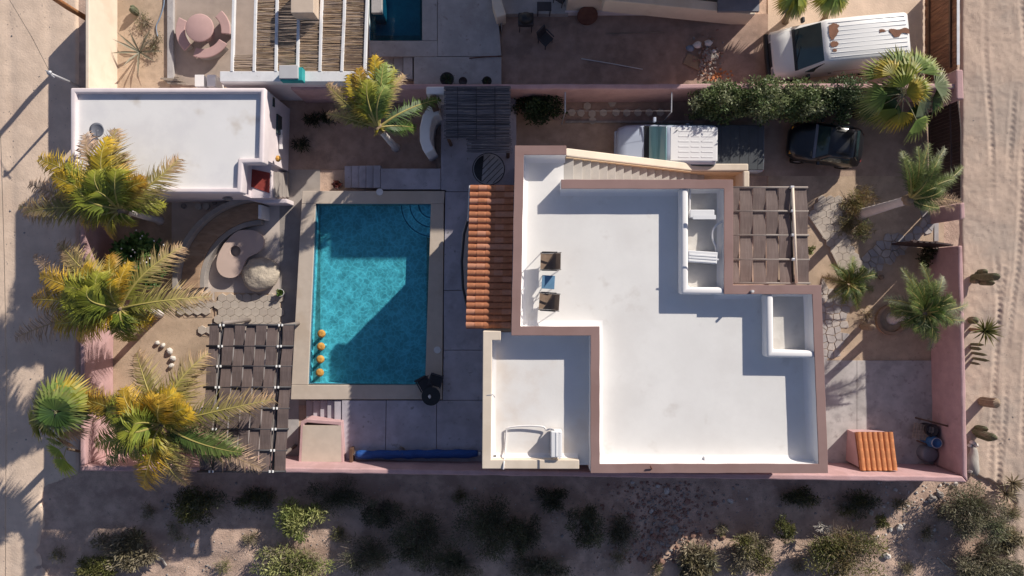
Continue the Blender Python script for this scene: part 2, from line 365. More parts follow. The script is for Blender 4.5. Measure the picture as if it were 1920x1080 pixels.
def road_e(X, Y):
    edge = PX(1788) + np.clip((PY(880) - Y) / .8, 0, 1) * (.3 + 2.0 * vnoise(X + 3, Y + 30, .9, 33) + .5 * vnoise(X, Y + 30, 4, 34)); e = np.clip((X - edge) / .35, 0, 1)
    z = .02 + vnoise(X + 9, Y + 40, 1.2, 5) * .05 + vnoise(X + 9, Y + 40, 4.0, 6) * .022 + vnoise(X + 9, Y + 40, 9, 8) * .014
    for k, (xo, am, w_, ph) in enumerate([(20.0, .5, .11, .1), (20.45, .55, .11, .2), (20.9, .4, .1, .9), (21.4, .5, .12, 1.5), (19.6, .3, .09, 2.2)]):
        d = X - (xo + am * np.sin(Y * .17 + ph) + .05 * np.sin(Y * .9 + ph))
        tread = .5 + .5 * np.sin(Y * 26 + np.abs(d) * 30)
        am2 = np.clip(vnoise(X + k * 7, Y + 40 + k * 5, .45, 40 + k) * 2.6 - .8, 0, 1)
        z -= np.exp(-(d / w_) ** 2) * (.014 + .026 * tread) * am2; z += np.exp(-((np.abs(d) - .17) / .06) ** 2) * .010 * am2
    return z * e - .35 * (1 - e)
sheet('sand_road', 'road_sand', PX(1785), PX(1960), -13, 13, .045, road_e)
def road_w(X, Y):
    edge = PX(160) - np.clip((PY(888) - Y) / .6, 0, 1) * (.2 + 1.5 * vnoise(X + 60, Y + 30, .8, 35) + .5 * vnoise(X + 60, Y + 30, 4, 36)); e = np.clip((edge - X) / .35, 0, 1)
    z = .02 + vnoise(X + 60, Y + 40, .7, 15) * .03 + vnoise(X + 60, Y + 40, 5, 16) * .008
    for xo in (-20.6, -18.95):
        d = X - (xo + .12 * np.sin(Y * .3)); z -= np.exp(-(d / .2) ** 2) * .02
    return z * e - .35 * (1 - e)
sheet('dirt_road', 'sand', PX(-40), PX(165), -13, 13, .09, road_w)

def flat(name, mat, poly, z=.004, zb=-.05, bev=0):
    return struct(name, MB().ppx(poly, zb, z), mat, bev=bev)
flat('neighbour_garden_soil', 'garden_soil', [(200, -60), (322, -60), (318, 175), (200, 175)], .006)
flat('neighbour_patio', 'patio_brown', [(322, -60), (692, -60), (692, 160), (318, 160)], .012)
flat('neighbour_yard', 'dark_soil', [(940, 26), (1442, 26), (1442, 164), (940, 164)], .004)
flat('neighbour_yard_sand', 'sand', [(1440, -60), (1800, -60), (1800, 164), (1440, 164)], .006)
flat('driveway', 'drive_soil', [(955, 226), (1800, 226), (1800, 330), (955, 330)], .008)
flat('planter_bed', 'dark_soil', [(955, 172), (1800, 172), (1800, 226), (955, 226)], .012)
flat('garden_court', 'dark_soil', [(525, 172), (818, 172), (818, 318), (525, 318)], .010)
flat('walkway', 'bench_grey', [(520, 316), (600, 316), (600, 760), (520, 760)], .008)
flat('west_garden', 'garden_soil', [(180, 360), (400, 360), (400, 880), (180, 880)], .006)
flat('lounge_floor', 'pad_concrete', [(322, 368), (524, 368), (524, 612), (322, 548)], .016)
flat('pergola_floor', 'concrete', [(396, 606), (560, 606), (560, 874), (396, 874)], .010)
flat('east_garden', 'garden_soil', [(1440, 320), (1770, 320), (1770, 690), (1440, 690)], .004)
flat('concrete_pad', 'pad_grey', [(1480, 676), (1606.4, 676), (1606.4, 870), (1480, 870)], .05)
flat('concrete_pad', 'pad_grey', [(1607.2, 676), (1768, 676), (1768, 870), (1607.2, 870)], .05)
flat('drive_kerb', 'stone_grey', [(1060, 226), (1300, 226), (1300, 230), (1060, 230)], .10)

# raised pool terrace: panels butted round the pool hole
ZD = .6
def panel(mb_poly, mat='deck_concrete'): return MB().ppx(mb_poly, -.05, ZD)
deck = struct('pool_terrace', panel([(641, 751), (723.5, 751), (722, 868), (641, 868)]), 'deck_concrete', bev=.01)
for poly in ([(724.6, 751), (818, 751), (818, 868), (723, 868)], [(819, 751), (914, 751), (914, 868), (819, 868)],
             [(832, 657), (914, 657), (914, 750), (830, 750)], [(832, 545), (965, 545), (914, 656), (832, 656)], [(835, 360), (965, 360), (965, 544), (832, 544)],
             [(714, 316), (826, 316), (826, 355), (714, 355)], [(827, 180), (968, 180), (968, 359), (836, 359), (836, 356), (827, 356)]):
    part('terrace_panel', panel(poly), 'deck_concrete', deck, bev=.01)
cp = MB()
for poly in ([(567, 358), (834, 358), (832, 382), (565.5, 382)], [(565.5, 382.4), (591.5, 382.4), (577.5, 721.6), (546.5, 721.6)],
             [(808, 382.4), (832, 382.4), (829, 721.6), (797, 721.6)], [(546.5, 722), (829, 722), (829, 749), (545, 749)]):
    q = MB().ppx(poly, -.05, ZD + .03); part('coping_slab', q, 'coping_stone', deck, bev=.015)
# pool basin
zb = -.12
pin = [P(592, 382, ZD), P(808, 382, ZD), P(797, 722, ZD), P(578, 720, ZD)]
pool = thing('swimming_pool', 'turquoise rectangular swimming pool beside the tiled awning', 'pool', (pin[0].x / 2 + pin[2].x / 2, pin[0].y / 2 + pin[2].y / 2, zb))
b = MB(); V = [(p.x, p.y, ZD - .02) for p in pin] + [(p.x, p.y, zb) for p in pin]
b.add(V, [(4, 5, 6, 7)] + [(i, (i + 1) % 4, 4 + (i + 1) % 4, 4 + i) for i in range(4)]); part('basin', b, 'pool_plaster', pool)
ctr = (pin[0] + pin[1] + pin[2] + pin[3]) / 4
b = MB(); V = [p.lerp(ctr, .0035) for p in pin]; b.add([(v.x, v.y, .56) for v in V] + [(v.x, v.y, .34) for v in V], [(i, 4 + i, 4 + (i + 1) % 4, (i + 1) % 4) for i in range(4)]); part('waterline_tiles', b, 'waterline_tile', pool)
b = MB(); V = [(p.x, p.y, .42) for p in pin]; b.add(V, [(0, 3, 2, 1)]); part('water', b, 'pool_water', pool)
for k, (rr, zz) in enumerate([(62, .05), (45, .18), (28, .30)]):
    c = P(809, 381, ZD); r_ = rr / 46.
    pts = [(c.x, c.y)] + [(c.x - r_ * math.cos(a), c.y - r_ * math.sin(a)) for a in [i * math.pi / 2 / 14 for i in range(15)]]
    part('pool_step', MB().prism(pts, zb, zz), 'pool_step_plaster', pool, bev=.02)
    part('step_trim', MB().strip([(c.x - (r_ - .05) * math.cos(a), c.y - (r_ - .05) * math.sin(a)) for a in [.02 + i * 1.53 / 18 for i in range(19)]], .022, .022, zz, zz + .006), 'step_trim', pool)
for k, y in enumerate((626, 650, 674, 699)):
    c = P(602 - k * 1.0, y, .62)
    lab = ['round straw bar stool in the pool, farthest from the pergola corner', 'second straw stool down the row standing in the pool', 'third straw stool down the row standing in the pool', 'straw pool stool nearest the corner of the pool coping'][k]
    t = thing('pool_stool', lab, 'stool', (c.x, c.y, zb), 'straw stools standing in the pool')
    part('seat', MB().lathe((c.x, c.y, .5), [(0, 0), (.15, 0), (.165, .05), (.15, .12), (.05, .14), (0, .13)], 18), 'stool_straw', t, True)
    part('post', MB().tube([(c.x, c.y, zb), (c.x, c.y, .5)], .06, 10), 'pool_plaster', t)
for k, (x, y, lab) in enumerate([(712, 360, 'white round skimmer lid at the top edge of the pool coping'), (820, 656, 'white round skimmer lid in the shaded right coping of the pool')]):
    c = P(x, y, ZD + .03); solo('skimmer_lid', MB().disc((c.x, c.y, ZD + .031), .14, .02), 'pot_white', lab, 'lid', 'skimmer lids', bev=.006)
# ---------------------------------------------------------------- boundary walls, gates, fences
ZW = 1.9
solo('boundary_wall', MB().prism(wobble([P(x, y, ZW).xy for x, y in [(1797, 461), (1805, 460), (1815, 904), (1806, 893)]], .5, .012, True), 0, ZW), 'pink_plaster', 'long pink wall along the sand road below the open garden gate', 'wall', bev=.05, smooth=False)
solo('boundary_wall', MB().prism(wobble([P(x, y, ZW).xy for x, y in [(150, 873), (540, 877), (1805, 893.5), (1814, 904.5), (540, 886.5), (150, 883)]], .5, .012, True), 0, ZW + .004), 'pink_plaster', 'pink boundary wall along the scrub below the house', 'wall', bev=.05)
solo('boundary_wall', MB().prism(wobble([P(x, y, ZW).xy for x, y in [(150, 372), (159, 372), (159, 872.5), (150, 872.5)]], .5, .012, True), 0, ZW - .004), 'pink_plaster', 'pink wall beside the left dirt road under the coconut palms', 'wall', bev=.05)
solo('boundary_wall', MB().prism(wobble([P(x, y, ZW).xy for x, y in [(545, 158), (1792, 156), (1792, 166), (545, 168)]], .5, .012, True), 0, ZW), 'pink_plaster', 'pink wall between the driveway and the neighbour yard', 'wall', bev=.05)
solo('gate_pillar', MB().ppx([(1793, 130), (1806, 130), (1808, 186), (1794, 186)], 0, ZW + .1), 'pink_plaster', 'short pink gate pillar beside the big fan palm', 'pillar', bev=.05)
solo('gate_pillar', MB().ppx([(1800, 381), (1809, 379), (1810, 409), (1801, 412)], 0, ZW), 'pink_plaster', 'pink wall stub between the car gate and the garden gate', 'pillar', bev=.05)
# car gate: dark planks on a bowed top line
g = thing('car_gate', 'dark brown car gate at the end of the driveway', 'gate', P(1800, 285, 0))
for k in range(28):
    y0 = 189 + k * 6.8; xo = 1796 + 6 * math.sin(min(1, (y0 - 185) / 70) * math.pi / 2)
    a = P(xo, y0, 2.0); c = P(xo + .3, y0 + 6.2, 2.0)
    part('plank', MB().box(((a.x + c.x) / 2, (a.y + c.y) / 2, 1.03), (.05, abs(a.y - c.y), 1.94)), 'gate_metal', g)
for z in (.35, 1.7): part('rail', MB().tube([P(1793, 190, 2.0) * 1 + Vector((-.05, 0, z - 2.0)), P(1797, 378, 2.0) + Vector((-.05, 0, z - 2.0))], .03, 6), 'gate_metal', g)
# wooden fence of the neighbour
g = thing('wooden_fence', 'tall reddish wooden plank fence beside the parked van', 'fence', P(1795, 40, 0))
for k in range(26):
    y0 = -50 + k * 6.9; a = P(1796, y0, 2.1); c = P(1796, y0 + 6.3, 2.1)
    part('plank', MB().box((a.x, (a.y + c.y) / 2, 1.06), (.035 + .01 * (k % 3), abs(a.y - c.y), 2.0 + R.uniform(-.03, .03))), 'wood_red', g)
for z in (.4, 1.75): part('rail', MB().box((P(1796, 0, 2.1).x - .07, P(0, 40, 2.1).y, z), (.06, 3.3, .09)), 'wood_dark', g)
part('cap_rail', MB().box((P(1796, 0, 2.1).x + .01, P(0, 40, 2.1).y, 2.1), (.10, 3.3, .03)), 'galv', g)
# garden gate leaf, open
g = thing('garden_gate', 'dark arched garden gate leaf standing open in the pink wall', 'gate', P(1757, 455, 0))
a = P(1719, 452, 1.8); c = P(1795, 459, 1.8); d = c - a
for k in range(9):
    t0 = k / 9; t1 = (k + .93) / 9; p0 = a + d * t0; p1 = a + d * t1; h = 1.5 + .35 * math.sin(math.pi * (t0 + .05))
    q = MB(); n_ = Vector((-d.y, d.x, 0)).normalized() * .03
    q.prism([p0 + n_, p1 + n_, p1 - n_, p0 - n_], .05, h); part('plank', q, 'gate_metal', g)
part('rail', MB().tube([Vector((a.x, a.y + .05, .5)), Vector((c.x, c.y + .05, .5))], .025, 6), 'gate_metal', g)
part('rail', MB().tube([Vector((a.x, a.y + .05, 1.4)), Vector((c.x, c.y + .05, 1.4))], .025, 6), 'gate_metal', g)
solo('gate_threshold', MB().rpx(1752, 414, 1760, 452, 0, .03), 'concrete', 'narrow concrete threshold strip in the garden gateway', 'threshold')

# ---------------------------------------------------------------- main house
ZR, ZP = 4.15, 4.70
outl = [(965, 273), (1062, 273), (1062, 337), (1375, 337), (1375, 533), (1541, 533), (1553, 888), (1106, 888), (1106, 630), (958, 630)]
hp = [P(x, y, ZP) for x, y in outl]
house = thing('house', 'main house with a stepped white roof terrace and brown coping', 'house', (hp[8].x, hp[8].y, 0))
def inset(pts, d):
    n = len(pts); out = []
    a = sum(pts[i][0] * pts[(i + 1) % n][1] - pts[(i + 1) % n][0] * pts[i][1] for i in range(n)); s = 1 if a > 0 else -1
    for i in range(n):
        p0, p1, p2 = (Vector(pts[j][:2]) for j in (i - 1, i, (i + 1) % n)); e0 = (p1 - p0).normalized(); e1 = (p2 - p1).normalized()
        n0 = Vector((-e0.y, e0.x)) * s; n1 = Vector((-e1.y, e1.x)) * s; m = (n0 + n1).normalized(); out.append(p1 + m * d / max(.3, m.dot(n0)))
    return out
part('wall', MB().prism(inset(hp, .03), 0, 4.02), 'house_wall', house)
deckr = part('roof', MB().prism(inset(hp, .05), 4.03, ZR), 'roof_white', house)
path = [P(x, y, ZP) for x, y in [(1062, 281.5), (973.7, 281.5), (967.3, 620.5), (1115.7, 620.5), (1116, 878.5), (1544, 878.5), (1531.5, 543), (1366.3, 543), (1366, 345.2), (1052, 345.2)]]
path = wobble(path, .45, .007)
hw = 8.6 * (H - ZP) / F
part('parapet', MB().strip(path, hw - .012, hw - .012, ZR - .2, ZP - .05), 'parapet_white', house)
part('coping', MB().strip(path, hw, hw, ZP - .05, ZP), 'coping_brown', house, bev=.008, seg=1)
def cove(path, off, hgt, z, side):
    q = MB(); n = len(path); pts = [Vector((p[0], p[1])) for p in path]; rows = []
    for i in range(n):
        d0 = (pts[i] - pts[i - 1]).normalized() if i else None; d1 = (pts[i + 1] - pts[i]).normalized() if i < n - 1 else None
        a = d0 or d1; b = d1 or d0; n0 = Vector((-a.y, a.x)) * side; n1 = Vector((-b.y, b.x)) * side; m = (n0 + n1).normalized(); k = 1 / max(.3, m.dot(n0))
        rows.append([(pts[i] + m * k * (off + hgt * u), z + hgt * v) for u, v in ((-.1, 1), (.03, .55), (.18, .22), (.5, .06), (1, .004))])
    V = [(p.x, p.y, zz) for r_ in rows for p, zz in r_]
    q.add(V, [(i * 5 + j, i * 5 + j + 1, i * 5 + j + 6, i * 5 + j + 5) for i in range(n - 1) for j in range(4)])
    return q
part('cove', cove(path, hw, .18, ZR, 1), 'parapet_white', house, True)
for lab, pp in (('left', [(1284, 352), (1284, 545), (1360, 545.5)]), ('right', [(1443.5, 552), (1444.5, 663.5), (1533, 664.5)])):
    p3 = [P(x, y, ZR + .5) for x, y in pp]
    part('low_wall', MB().strip(p3, .125, .125, ZR - .02, ZR + .5), 'parapet_white', house, True, bev=.09, seg=4)
part('equipment_floor', MB().ppx([(1290, 354), (1360, 354), (1360, 540), (1290, 540)], ZR - .02, ZR + .012), 'nook_floor', house)
part('equipment_floor', MB().ppx([(1450, 554), (1527, 554), (1528, 658), (1450, 658)], ZR - .02, ZR + .012), 'nook_floor', house)
# little pipes and vents on the roof
part('drain_spout', MB().tube([P(1222, 888, ZP) + Vector((0, .16, .02)), P(1218, 872, ZP) + Vector((0, 0, .12))], .025, 6), 'rusty_lid', house)
part('vent_pipe', MB().tube([P(1409, 546, ZP), P(1409, 546, ZP) + Vector((0, 0, .16))], .045, 10), 'pot_white', house)
part('drain_block', MB().box(P(1324, 859, ZR) + Vector((0, 0, .06)), (.18, .14, .14)), 'parapet_white', house, bev=.01)
for (x, y, s_) in ((1516, 578, .05), (1518, 600, .07), (1517, 612, .12)):
    part('outlet', MB().box(P(x, y, ZR) + Vector((0, 0, .05)), (s_, s_, .12)), 'galv', house)
# lower roof wing
lp = [(906, 622), (1112, 622), (1112, 880), (904.5, 880)]; lw = [P(x, y, 4.5) for x, y in lp]
wing = part('wing_wall', MB().prism(inset(lw, .03), 0, 3.96), 'cream_plaster', house)
part('wing_roof', MB().prism(inset(lw, .05), 3.97, 4.10), 'lower_roof', house)
pth = [P(x, y, 4.5) for x, y in [(939, 629.5), (914, 629.5), (912.3, 870.5), (1086, 871)]]; h2 = .155
part('wing_parapet', MB().strip(pth, h2, h2, 4.05, 4.5), 'cream_plaster', house, bev=.02)
part('wing_cove', cove(pth, h2, .15, 4.10, 1), 'parapet_white', house, True)
part('outlet', MB().box(P(928, 856, 4.1) + Vector((0, 0, .03)), (.10, .10, .06)), 'black_plastic', house)
part('outlet', MB().box(P(922, 862, 4.1) + Vector((0, 0, .02)), (.16, .06, .04)), 'rusty_lid', house)
part('bracket', MB().tube([P(913, 741, 4.5), P(924, 740, 4.5), P(928, 745, 4.3)], .015, 6), 'galv', house)
# stairs up to the roof, with a sloping wall
st = thing('roof_stairs', 'outside staircase climbing to the roof behind a cream sloping wall', 'stairs', (5, 4.2, 0))
x0 = (1057.5 - 960) * (H - ZR) / F; ys0, ys1 = hp[3].y + .02, 4.52
for i in range(18):
    z = ZR - .2 * (i + 1) + .19
    part('step', MB().box((x0 + .325 * i + .1625, (ys0 + ys1) / 2, (z + z - 1.2) / 2 if z > 1.2 else z / 2), (.325 + .02, ys1 - ys0, 1.2 if z > 1.2 else z)), 'step_grey', st, bev=.012)
xe = x0 + .325 * 18
part('landing', MB().box(((xe + 9.05) / 2, (ys0 + ys1) / 2 - .1, .24), (9.05 - xe, ys1 - ys0 + .2, .48)), 'peach_plaster', st)
def zrail(x): return max(1.45, ZP - .12 - (x - x0 + .2) * .2 / .325 * .93)
q = MB(); xs = [x0 + .06] + [x0 + .4 * i for i in range(1, 15)] + [9.2]; V = []
for x in xs: V += [(x, 4.56, 0), (x, 4.84, 0), (x, 4.84, zrail(x)), (x, 4.56, zrail(x))]
n = len(xs); q.add(V, [(0, 1, 2, 3), tuple((n - 1) * 4 + j for j in (3, 2, 1, 0))] + [(i * 4 + j, i * 4 + 4 + j, i * 4 + 4 + (j + 1) % 4, i * 4 + (j + 1) % 4) for i in range(n - 1) for j in range(4)])
part('side_wall', q, 'cream_plaster', st, bev=.04)
q = MB(); V = []
for x in xs[:-1] + [9.0]: V += [(x, 4.52, max(.02, zrail(x) - 1.6)), (x, 4.555, max(.02, zrail(x) - 1.6)), (x, 4.555, zrail(x) - .06), (x, 4.52, zrail(x) - .06)]
q.add(V, [(0, 1, 2, 3), tuple((n - 1) * 4 + j for j in (3, 2, 1, 0))] + [(i * 4 + j, i * 4 + 4 + j, i * 4 + 4 + (j + 1) % 4, i * 4 + (j + 1) % 4) for i in range(n - 1) for j in range(4)])
part('inner_face', q, 'peach_plaster', st)
part('end_wall', MB().prism([(9.0, 3.72), (9.24, 3.72), (9.24, 4.555), (9.0, 4.555)], 0, 1.45), 'cream_plaster', st, bev=.04)

# ---------------------------------------------------------------- clay tile awning
def tile_mesh(name, mat, r, L_, t=.010, n=8):
    q = MB(); V = []
    for s_, rr in ((0, r), (1, r * .965)):
        for k in range(n + 1):
            a = math.pi * k / n; V.append((L_ * s_, rr * math.cos(a), rr * math.sin(a) * .9))
    for s_, rr in ((0, r - t), (1, r * .965 - t)):
        for k in range(n + 1):
            a = math.pi * k / n; V.append((L_ * s_, rr * math.cos(a), rr * math.sin(a) * .9 - .004))
    m = n + 1; Fc = []
    for k in range(n): Fc += [(k, k + 1, m + k + 1, m + k), (2 * m + k + 1, 2 * m + k, 3 * m + k, 3 * m + k + 1)]
    q.add(V, Fc)
    for e_ in (0, 1):
        A = V[e_ * m:(e_ + 1) * m]; B = V[(2 + e_) * m:(3 + e_) * m]; q.add(A + B, [(k + 1, k, m + k, m + k + 1) if e_ == 0 else (k, k + 1, m + k + 1, m + k) for k in range(n)]); return q.mesh(name, mat, True)
aw = thing('tiled_awning', 'clay barrel tile awning between the pool terrace and the house', 'awning', P(920, 480, 0))
zl, zh = 3.93, 4.08
tms = [tile_mesh('tile', m_, .118, .36) for m_ in ('clay', 'clay_b', 'clay_c')]
bl, bh = P(886, 352, zl), P(960, 352, zh)
def awp(row, u):
    y = 353.5 + row * 12.17; xl = 882 - (y - 353) * .030; xr = 963 - (y - 353) * .022
    a = P(xl, y, zl); c = P(xr, y, zh); return a.lerp(c, u)
for row in range(22):
    a = awp(row, 0); c = awp(row, 1); d = c - a; ln = d.length; ntile = 5; L_ = ln / ntile
    for k in range(ntile):
        o = link('tile', R.choice(tms), aw); p = a + d * (k / ntile)
        o.location = p - WL[aw.name] + Vector((0, R.uniform(-.006, .006), .03 + .004 * (k % 2)))
        o.rotation_euler = (R.uniform(-.03, .03), -math.atan2(d.z, d.xy.length) + .022, math.atan2(d.y, d.x) + R.uniform(-.012, .012)); o.scale = (L_ / .345, 1, 1)
q = MB(); c4 = [awp(-.6, 0), awp(21.6, 0), awp(21.6, 1), awp(-.6, 1)]
q.add([(p.x, p.y, p.z - .02) for p in c4] + [(p.x, p.y, p.z - .12) for p in c4], [(0, 1, 2, 3)[::-1], (4, 5, 6, 7), (0, 1, 5, 4), (1, 2, 6, 5), (2, 3, 7, 6), (3, 0, 4, 7)])
part('roof_board', q, 'clay_dark', aw)
for row in (5, 11, 17):
    p = awp(row, .25); part('post', MB().tube([(p.x, p.y, ZD), (p.x, p.y, p.z - .1)], .07, 10), 'house_wall', aw)
part('gutter', MB().tube([awp(-.5, -.02) + Vector((0, 0, -.05)), awp(5, -.03) + Vector((0, 0, -.05))], .03, 8), 'pot_white', aw)
# curved dark balcony rail below the awning
q = MB(); pts = [P(879, 400, 1.6) + Vector((0, 0, 0)), P(870, 440, 1.6), P(866, 490, 1.6), P(868, 540, 1.6), P(876, 580, 1.6)]
cr = thing('curved_bench', 'dark curved bench along the terrace under the awning', 'bench', P(868, 490, ZD))
part('seat', MB().strip([P(890, 395, 1.05), P(877, 440, 1.05), P(874, 490, 1.05), P(876, 540, 1.05), P(888, 590, 1.05)], .22, .22, .9, 1.05), 'pad_concrete', cr, bev=.02)
part('base', MB().strip([P(892, 395, 1.05), P(880, 440, 1.05), P(878, 490, 1.05), P(880, 540, 1.05), P(891, 590, 1.05)], .15, .15, ZD, .9), 'bench_grey', cr)
part('back_rail', MB().tube([P(884, 390, 1.5), P(870, 440, 1.5), P(866, 490, 1.5), P(868, 540, 1.5), P(881, 595, 1.5)], .05, 8), 'rod_dark', cr, True)

# small tiled box by the concrete pad
tb = thing('tiled_shed', 'small pink utility box with an orange barrel tile roof', 'shed', P(1620, 840, 0))
zn, zs = .78, 1.28
c4 = [P(1604, 811, zn), P(1668, 811, zn), P(1677, 881, zs), P(1613, 881, zs)]
q = MB(); V = [(p.x, p.y, .05) for p in c4] + [(p.x, p.y, p.z - .10) for p in c4]
V = [(x + (.03 if k % 4 in (0, 3) else -.03), y + (-.03 if k % 4 < 2 else .06), z) for k, (x, y, z) in enumerate(V)]
part('wall', q.add(V, [(0, 1, 2, 3), (7, 6, 5, 4), (0, 4, 5, 1), (1, 5, 6, 2), (2, 6, 7, 3), (3, 7, 4, 0)]), 'pink_plaster', tb)
tm = tile_mesh('tile', 'clay_orange', .108, .36); tm2 = tile_mesh('tile', 'clay_c', .108, .36)
for row in range(7):
    a = P(1608.5 + row * 9.9, 810, zn); c = P(1618 + row * 9.9, 881.5, zs); d = c - a
    for k in range(4):
        o = link('tile', tm if R.random() < .88 else tm2, tb); o.location = a + d * (k / 4) - WL[tb.name] + Vector((R.uniform(-.006, .006), 0, .02))
        o.rotation_euler = Vector((1, 0, 0)).rotation_difference(d.normalized()).to_euler()
        o.rotation_euler = (R.uniform(-.03, .03), -math.atan2(d.z, d.xy.length) + .02, math.atan2(d.y, d.x) + R.uniform(-.01, .01)); o.scale = (d.length / 4 / .345, 1, 1)
q = MB(); q.add([(p.x, p.y, p.z - .01) for p in c4] + [(p.x, p.y, p.z - .09) for p in c4], [(3, 2, 1, 0), (4, 5, 6, 7), (0, 1, 5, 4), (1, 2, 6, 5), (2, 3, 7, 6), (3, 0, 4, 7)])
part('roof_board', q, 'clay_dark', tb)

# ---------------------------------------------------------------- pergolas with woven slats
def woven(root, strips, rods, z, amp, mat, xs_of):
    for i, (a, c) in enumerate(strips):
        q = MB(); V = []; nseg = 4 * (len(rods) - 1); wob = R.uniform(-.4, .4)
        for s_ in range(nseg + 1):
            u = s_ / 4; j = min(int(u), len(rods) - 2); f = u - j; y = rods[j] + (rods[j + 1] - rods[j]) * f
            sg = math.cos(math.pi * u) * (1 if i % 2 == 0 else -1); zz = z + amp * sg
            tw = 1 - .03 * abs(math.sin(math.pi * u)); m_ = (a + c) / 2 + wob * math.sin(u * 2.1 + i); hw_ = (c - a) / 2 * tw
            for x in (m_ - hw_, m_ + hw_):
                p = P(xs_of(x, y), y, z); V.append((p.x, p.y, zz)); V.append((p.x, p.y, zz - .02))
        m = nseg + 1; Fc = []
        for s_ in range(nseg):
            b_ = s_ * 4; Fc += [(b_, b_ + 2, b_ + 6, b_ + 4), (b_ + 1, b_ + 5, b_ + 7, b_ + 3), (b_, b_ + 4, b_ + 5, b_ + 1), (b_ + 2, b_ + 3, b_ + 7, b_ + 6)]
        Fc += [(0, 1, 3, 2), ((m - 1) * 4, (m - 1) * 4 + 2, (m - 1) * 4 + 3, (m - 1) * 4 + 1)]
        q.add(V, Fc); part('slat', q, mat, root)
pg = thing('pergola', 'woven brown slat pergola attached to the right of the house', 'pergola', P(1440, 440, 0))
rods = [351.5, 396, 441, 486.5, 531]; zpg = 3.3
sk = lambda x, y: x + (x - 1376) / 140 * (y - 351) * .024
woven(pg, [(1364, 1386), (1387.3, 1410.5), (1411.5, 1435), (1436, 1458), (1459, 1481), (1489, 1513)], rods, zpg, .034, 'slat_brown', sk)
for y in rods: part('rod', MB().tube([P(1364, y, zpg), P(sk(1514.5, y), y, zpg)], .042, 8), 'rod_grey', pg, True)
part('pole', MB().tube([P(1486, 352, zpg + .1), P(sk(1490, 531), 531, zpg + .1)], .055, 10), 'pole_cream', pg, True)
part('rail', MB().tube([P(1481.5, 352, zpg - .1), P(sk(1483, 531), 531, zpg - .1)], .05, 8), 'rod_dark', pg, True)
for y in rods[:4]: part('bracket', MB().box(P(sk(1484, y), y, zpg + .05) + Vector((0, 0, .03)), (.14, .10, .12)), 'galv', pg, bev=.02)
for x, y in ((1505, 356), (1508, 526)):
    p = P(x, y, zpg); part('post', MB().tube([(p.x, p.y, 0), (p.x, p.y, zpg - .05)], .06, 10), 'rod_dark', pg, True)

pl = thing('pergola', 'freestanding woven brown slat pergola between the palms and the pool', 'pergola', P(470, 745, 0))
rods = [609.5, 649, 686.5, 726, 765.5, 804.5, 844.5, 884]; zpl = 2.75
sk2 = lambda x, y: x - (y - 609) * (.062 + .012 * (552 - x) / 160)
woven(pl, [(393.5, 411.5), (420, 440.5), (441.5, 460.5), (461.5, 480), (481, 500.5), (501.5, 521.5), (531, 551.5)], rods, zpl, .034, 'slat_brown', sk2)
for y in rods: part('rod', MB().tube([P(sk2(390, y), y, zpl), P(sk2(553, y), y, zpl)], .04, 8), 'rod_dark', pl, True)
for xa, xb in ((411.5, 419), (522, 529)):
    for y0 in range(7):
        ya, yb = rods[y0], rods[y0 + 1]
    part('rail', MB().tube([P(sk2(xb, y), y, zpl - .12) for y in rods], .06, 8), 'rod_dark', pl, True)
    part('rail', MB().tube([P(sk2(xa + 1.5, y), y, zpl - .13) for y in rods], .035, 8), 'rod_grey', pl, True)
    for y in rods:
        for x in (xa + 1, xb): part('tie', MB().tube([P(sk2(x, y), y - 2, zpl + .045), P(sk2(x, y), y + 2, zpl + .045)], .035, 6), 'tie_white', pl)
for x, y in ((416, 606), (526, 612), (412, 876), (526, 868)):
    p = P(sk2(x, y), y, zpl); part('post', MB().tube([(p.x, p.y, 0), (p.x, p.y, zpl - .1)], .075, 10), 'rod_grey', pl, True)

# neighbour's reed pergola
def reeds(x0, x1, y0, y1, z, px_dx, step, seed, r=.014, dz=.02, skew=None, amp=2.5):
    q = MB(); rg = random.Random(seed); y = y0
    while y < y1:
        sh = skew(y) if skew else 0
        a = P(x0 + sh + rg.uniform(-amp, amp * .3), y + rg.uniform(-.8, .8), z) + Vector((0, 0, rg.uniform(-dz, dz)))
        b_ = P(x1 + sh + rg.uniform(-amp * .3, amp), y + rg.uniform(-.8, .8), z) + Vector((0, 0, rg.uniform(-dz, dz)))
        m_ = (a + b_) / 2 + Vector((0, rg.uniform(-.015, .015), rg.uniform(-.012, .012)))
        q.tube([a, m_, b_], r * rg.uniform(.7, 1.4), 4); y += step * rg.uniform(.6, 1.4)
    return q
np_ = thing('reed_pergola', 'neighbour pergola of reed mats laid between white beams', 'pergola', P(560, 75, 0))
zq = 2.6
bt = [440, 481, 521, 563, 606, 648, 691]; bb = [434.5, 476, 517, 557.5, 599.5, 640.5, 683.5]
for a, c in zip(bt, bb):
    pa = P(a, -70, zq + .06); pc = P(c, 134, zq + .06); q = MB(); wj = R.uniform(-.02, .02)
    q.strip([pa, (pa + pc) / 2 + Vector((wj, 0, 0)), pc], .055, .055, zq - .08, zq + .07); part('beam', q, 'white_beam', np_, bev=.015)
for i in range(1, 6):
    sh = lambda y, i=i: (bb[i] - bt[i]) * y / 134
    part('reed_mat', reeds(bt[i] + 3, bt[i + 1] - 3, -60, 133, zq, 0, 1.25, i, skew=sh), 'reed', np_, kind='stuff')
part('reed_mat', reeds(bt[0] + 4, bt[1] - 4, 104, 133, zq, 0, 2.2, 77, skew=lambda y: -5), 'reed', np_, kind='stuff')
part('fascia', MB().rpx(412, 133.5, 700, 153, zq - .35, zq + .05), 'white_beam', np_, bev=.02)
part('fascia_face', MB().ppx([(416, 154), (700, 154), (700, 158), (416, 158)], 0, zq - .36), 'pale_plaster', np_)
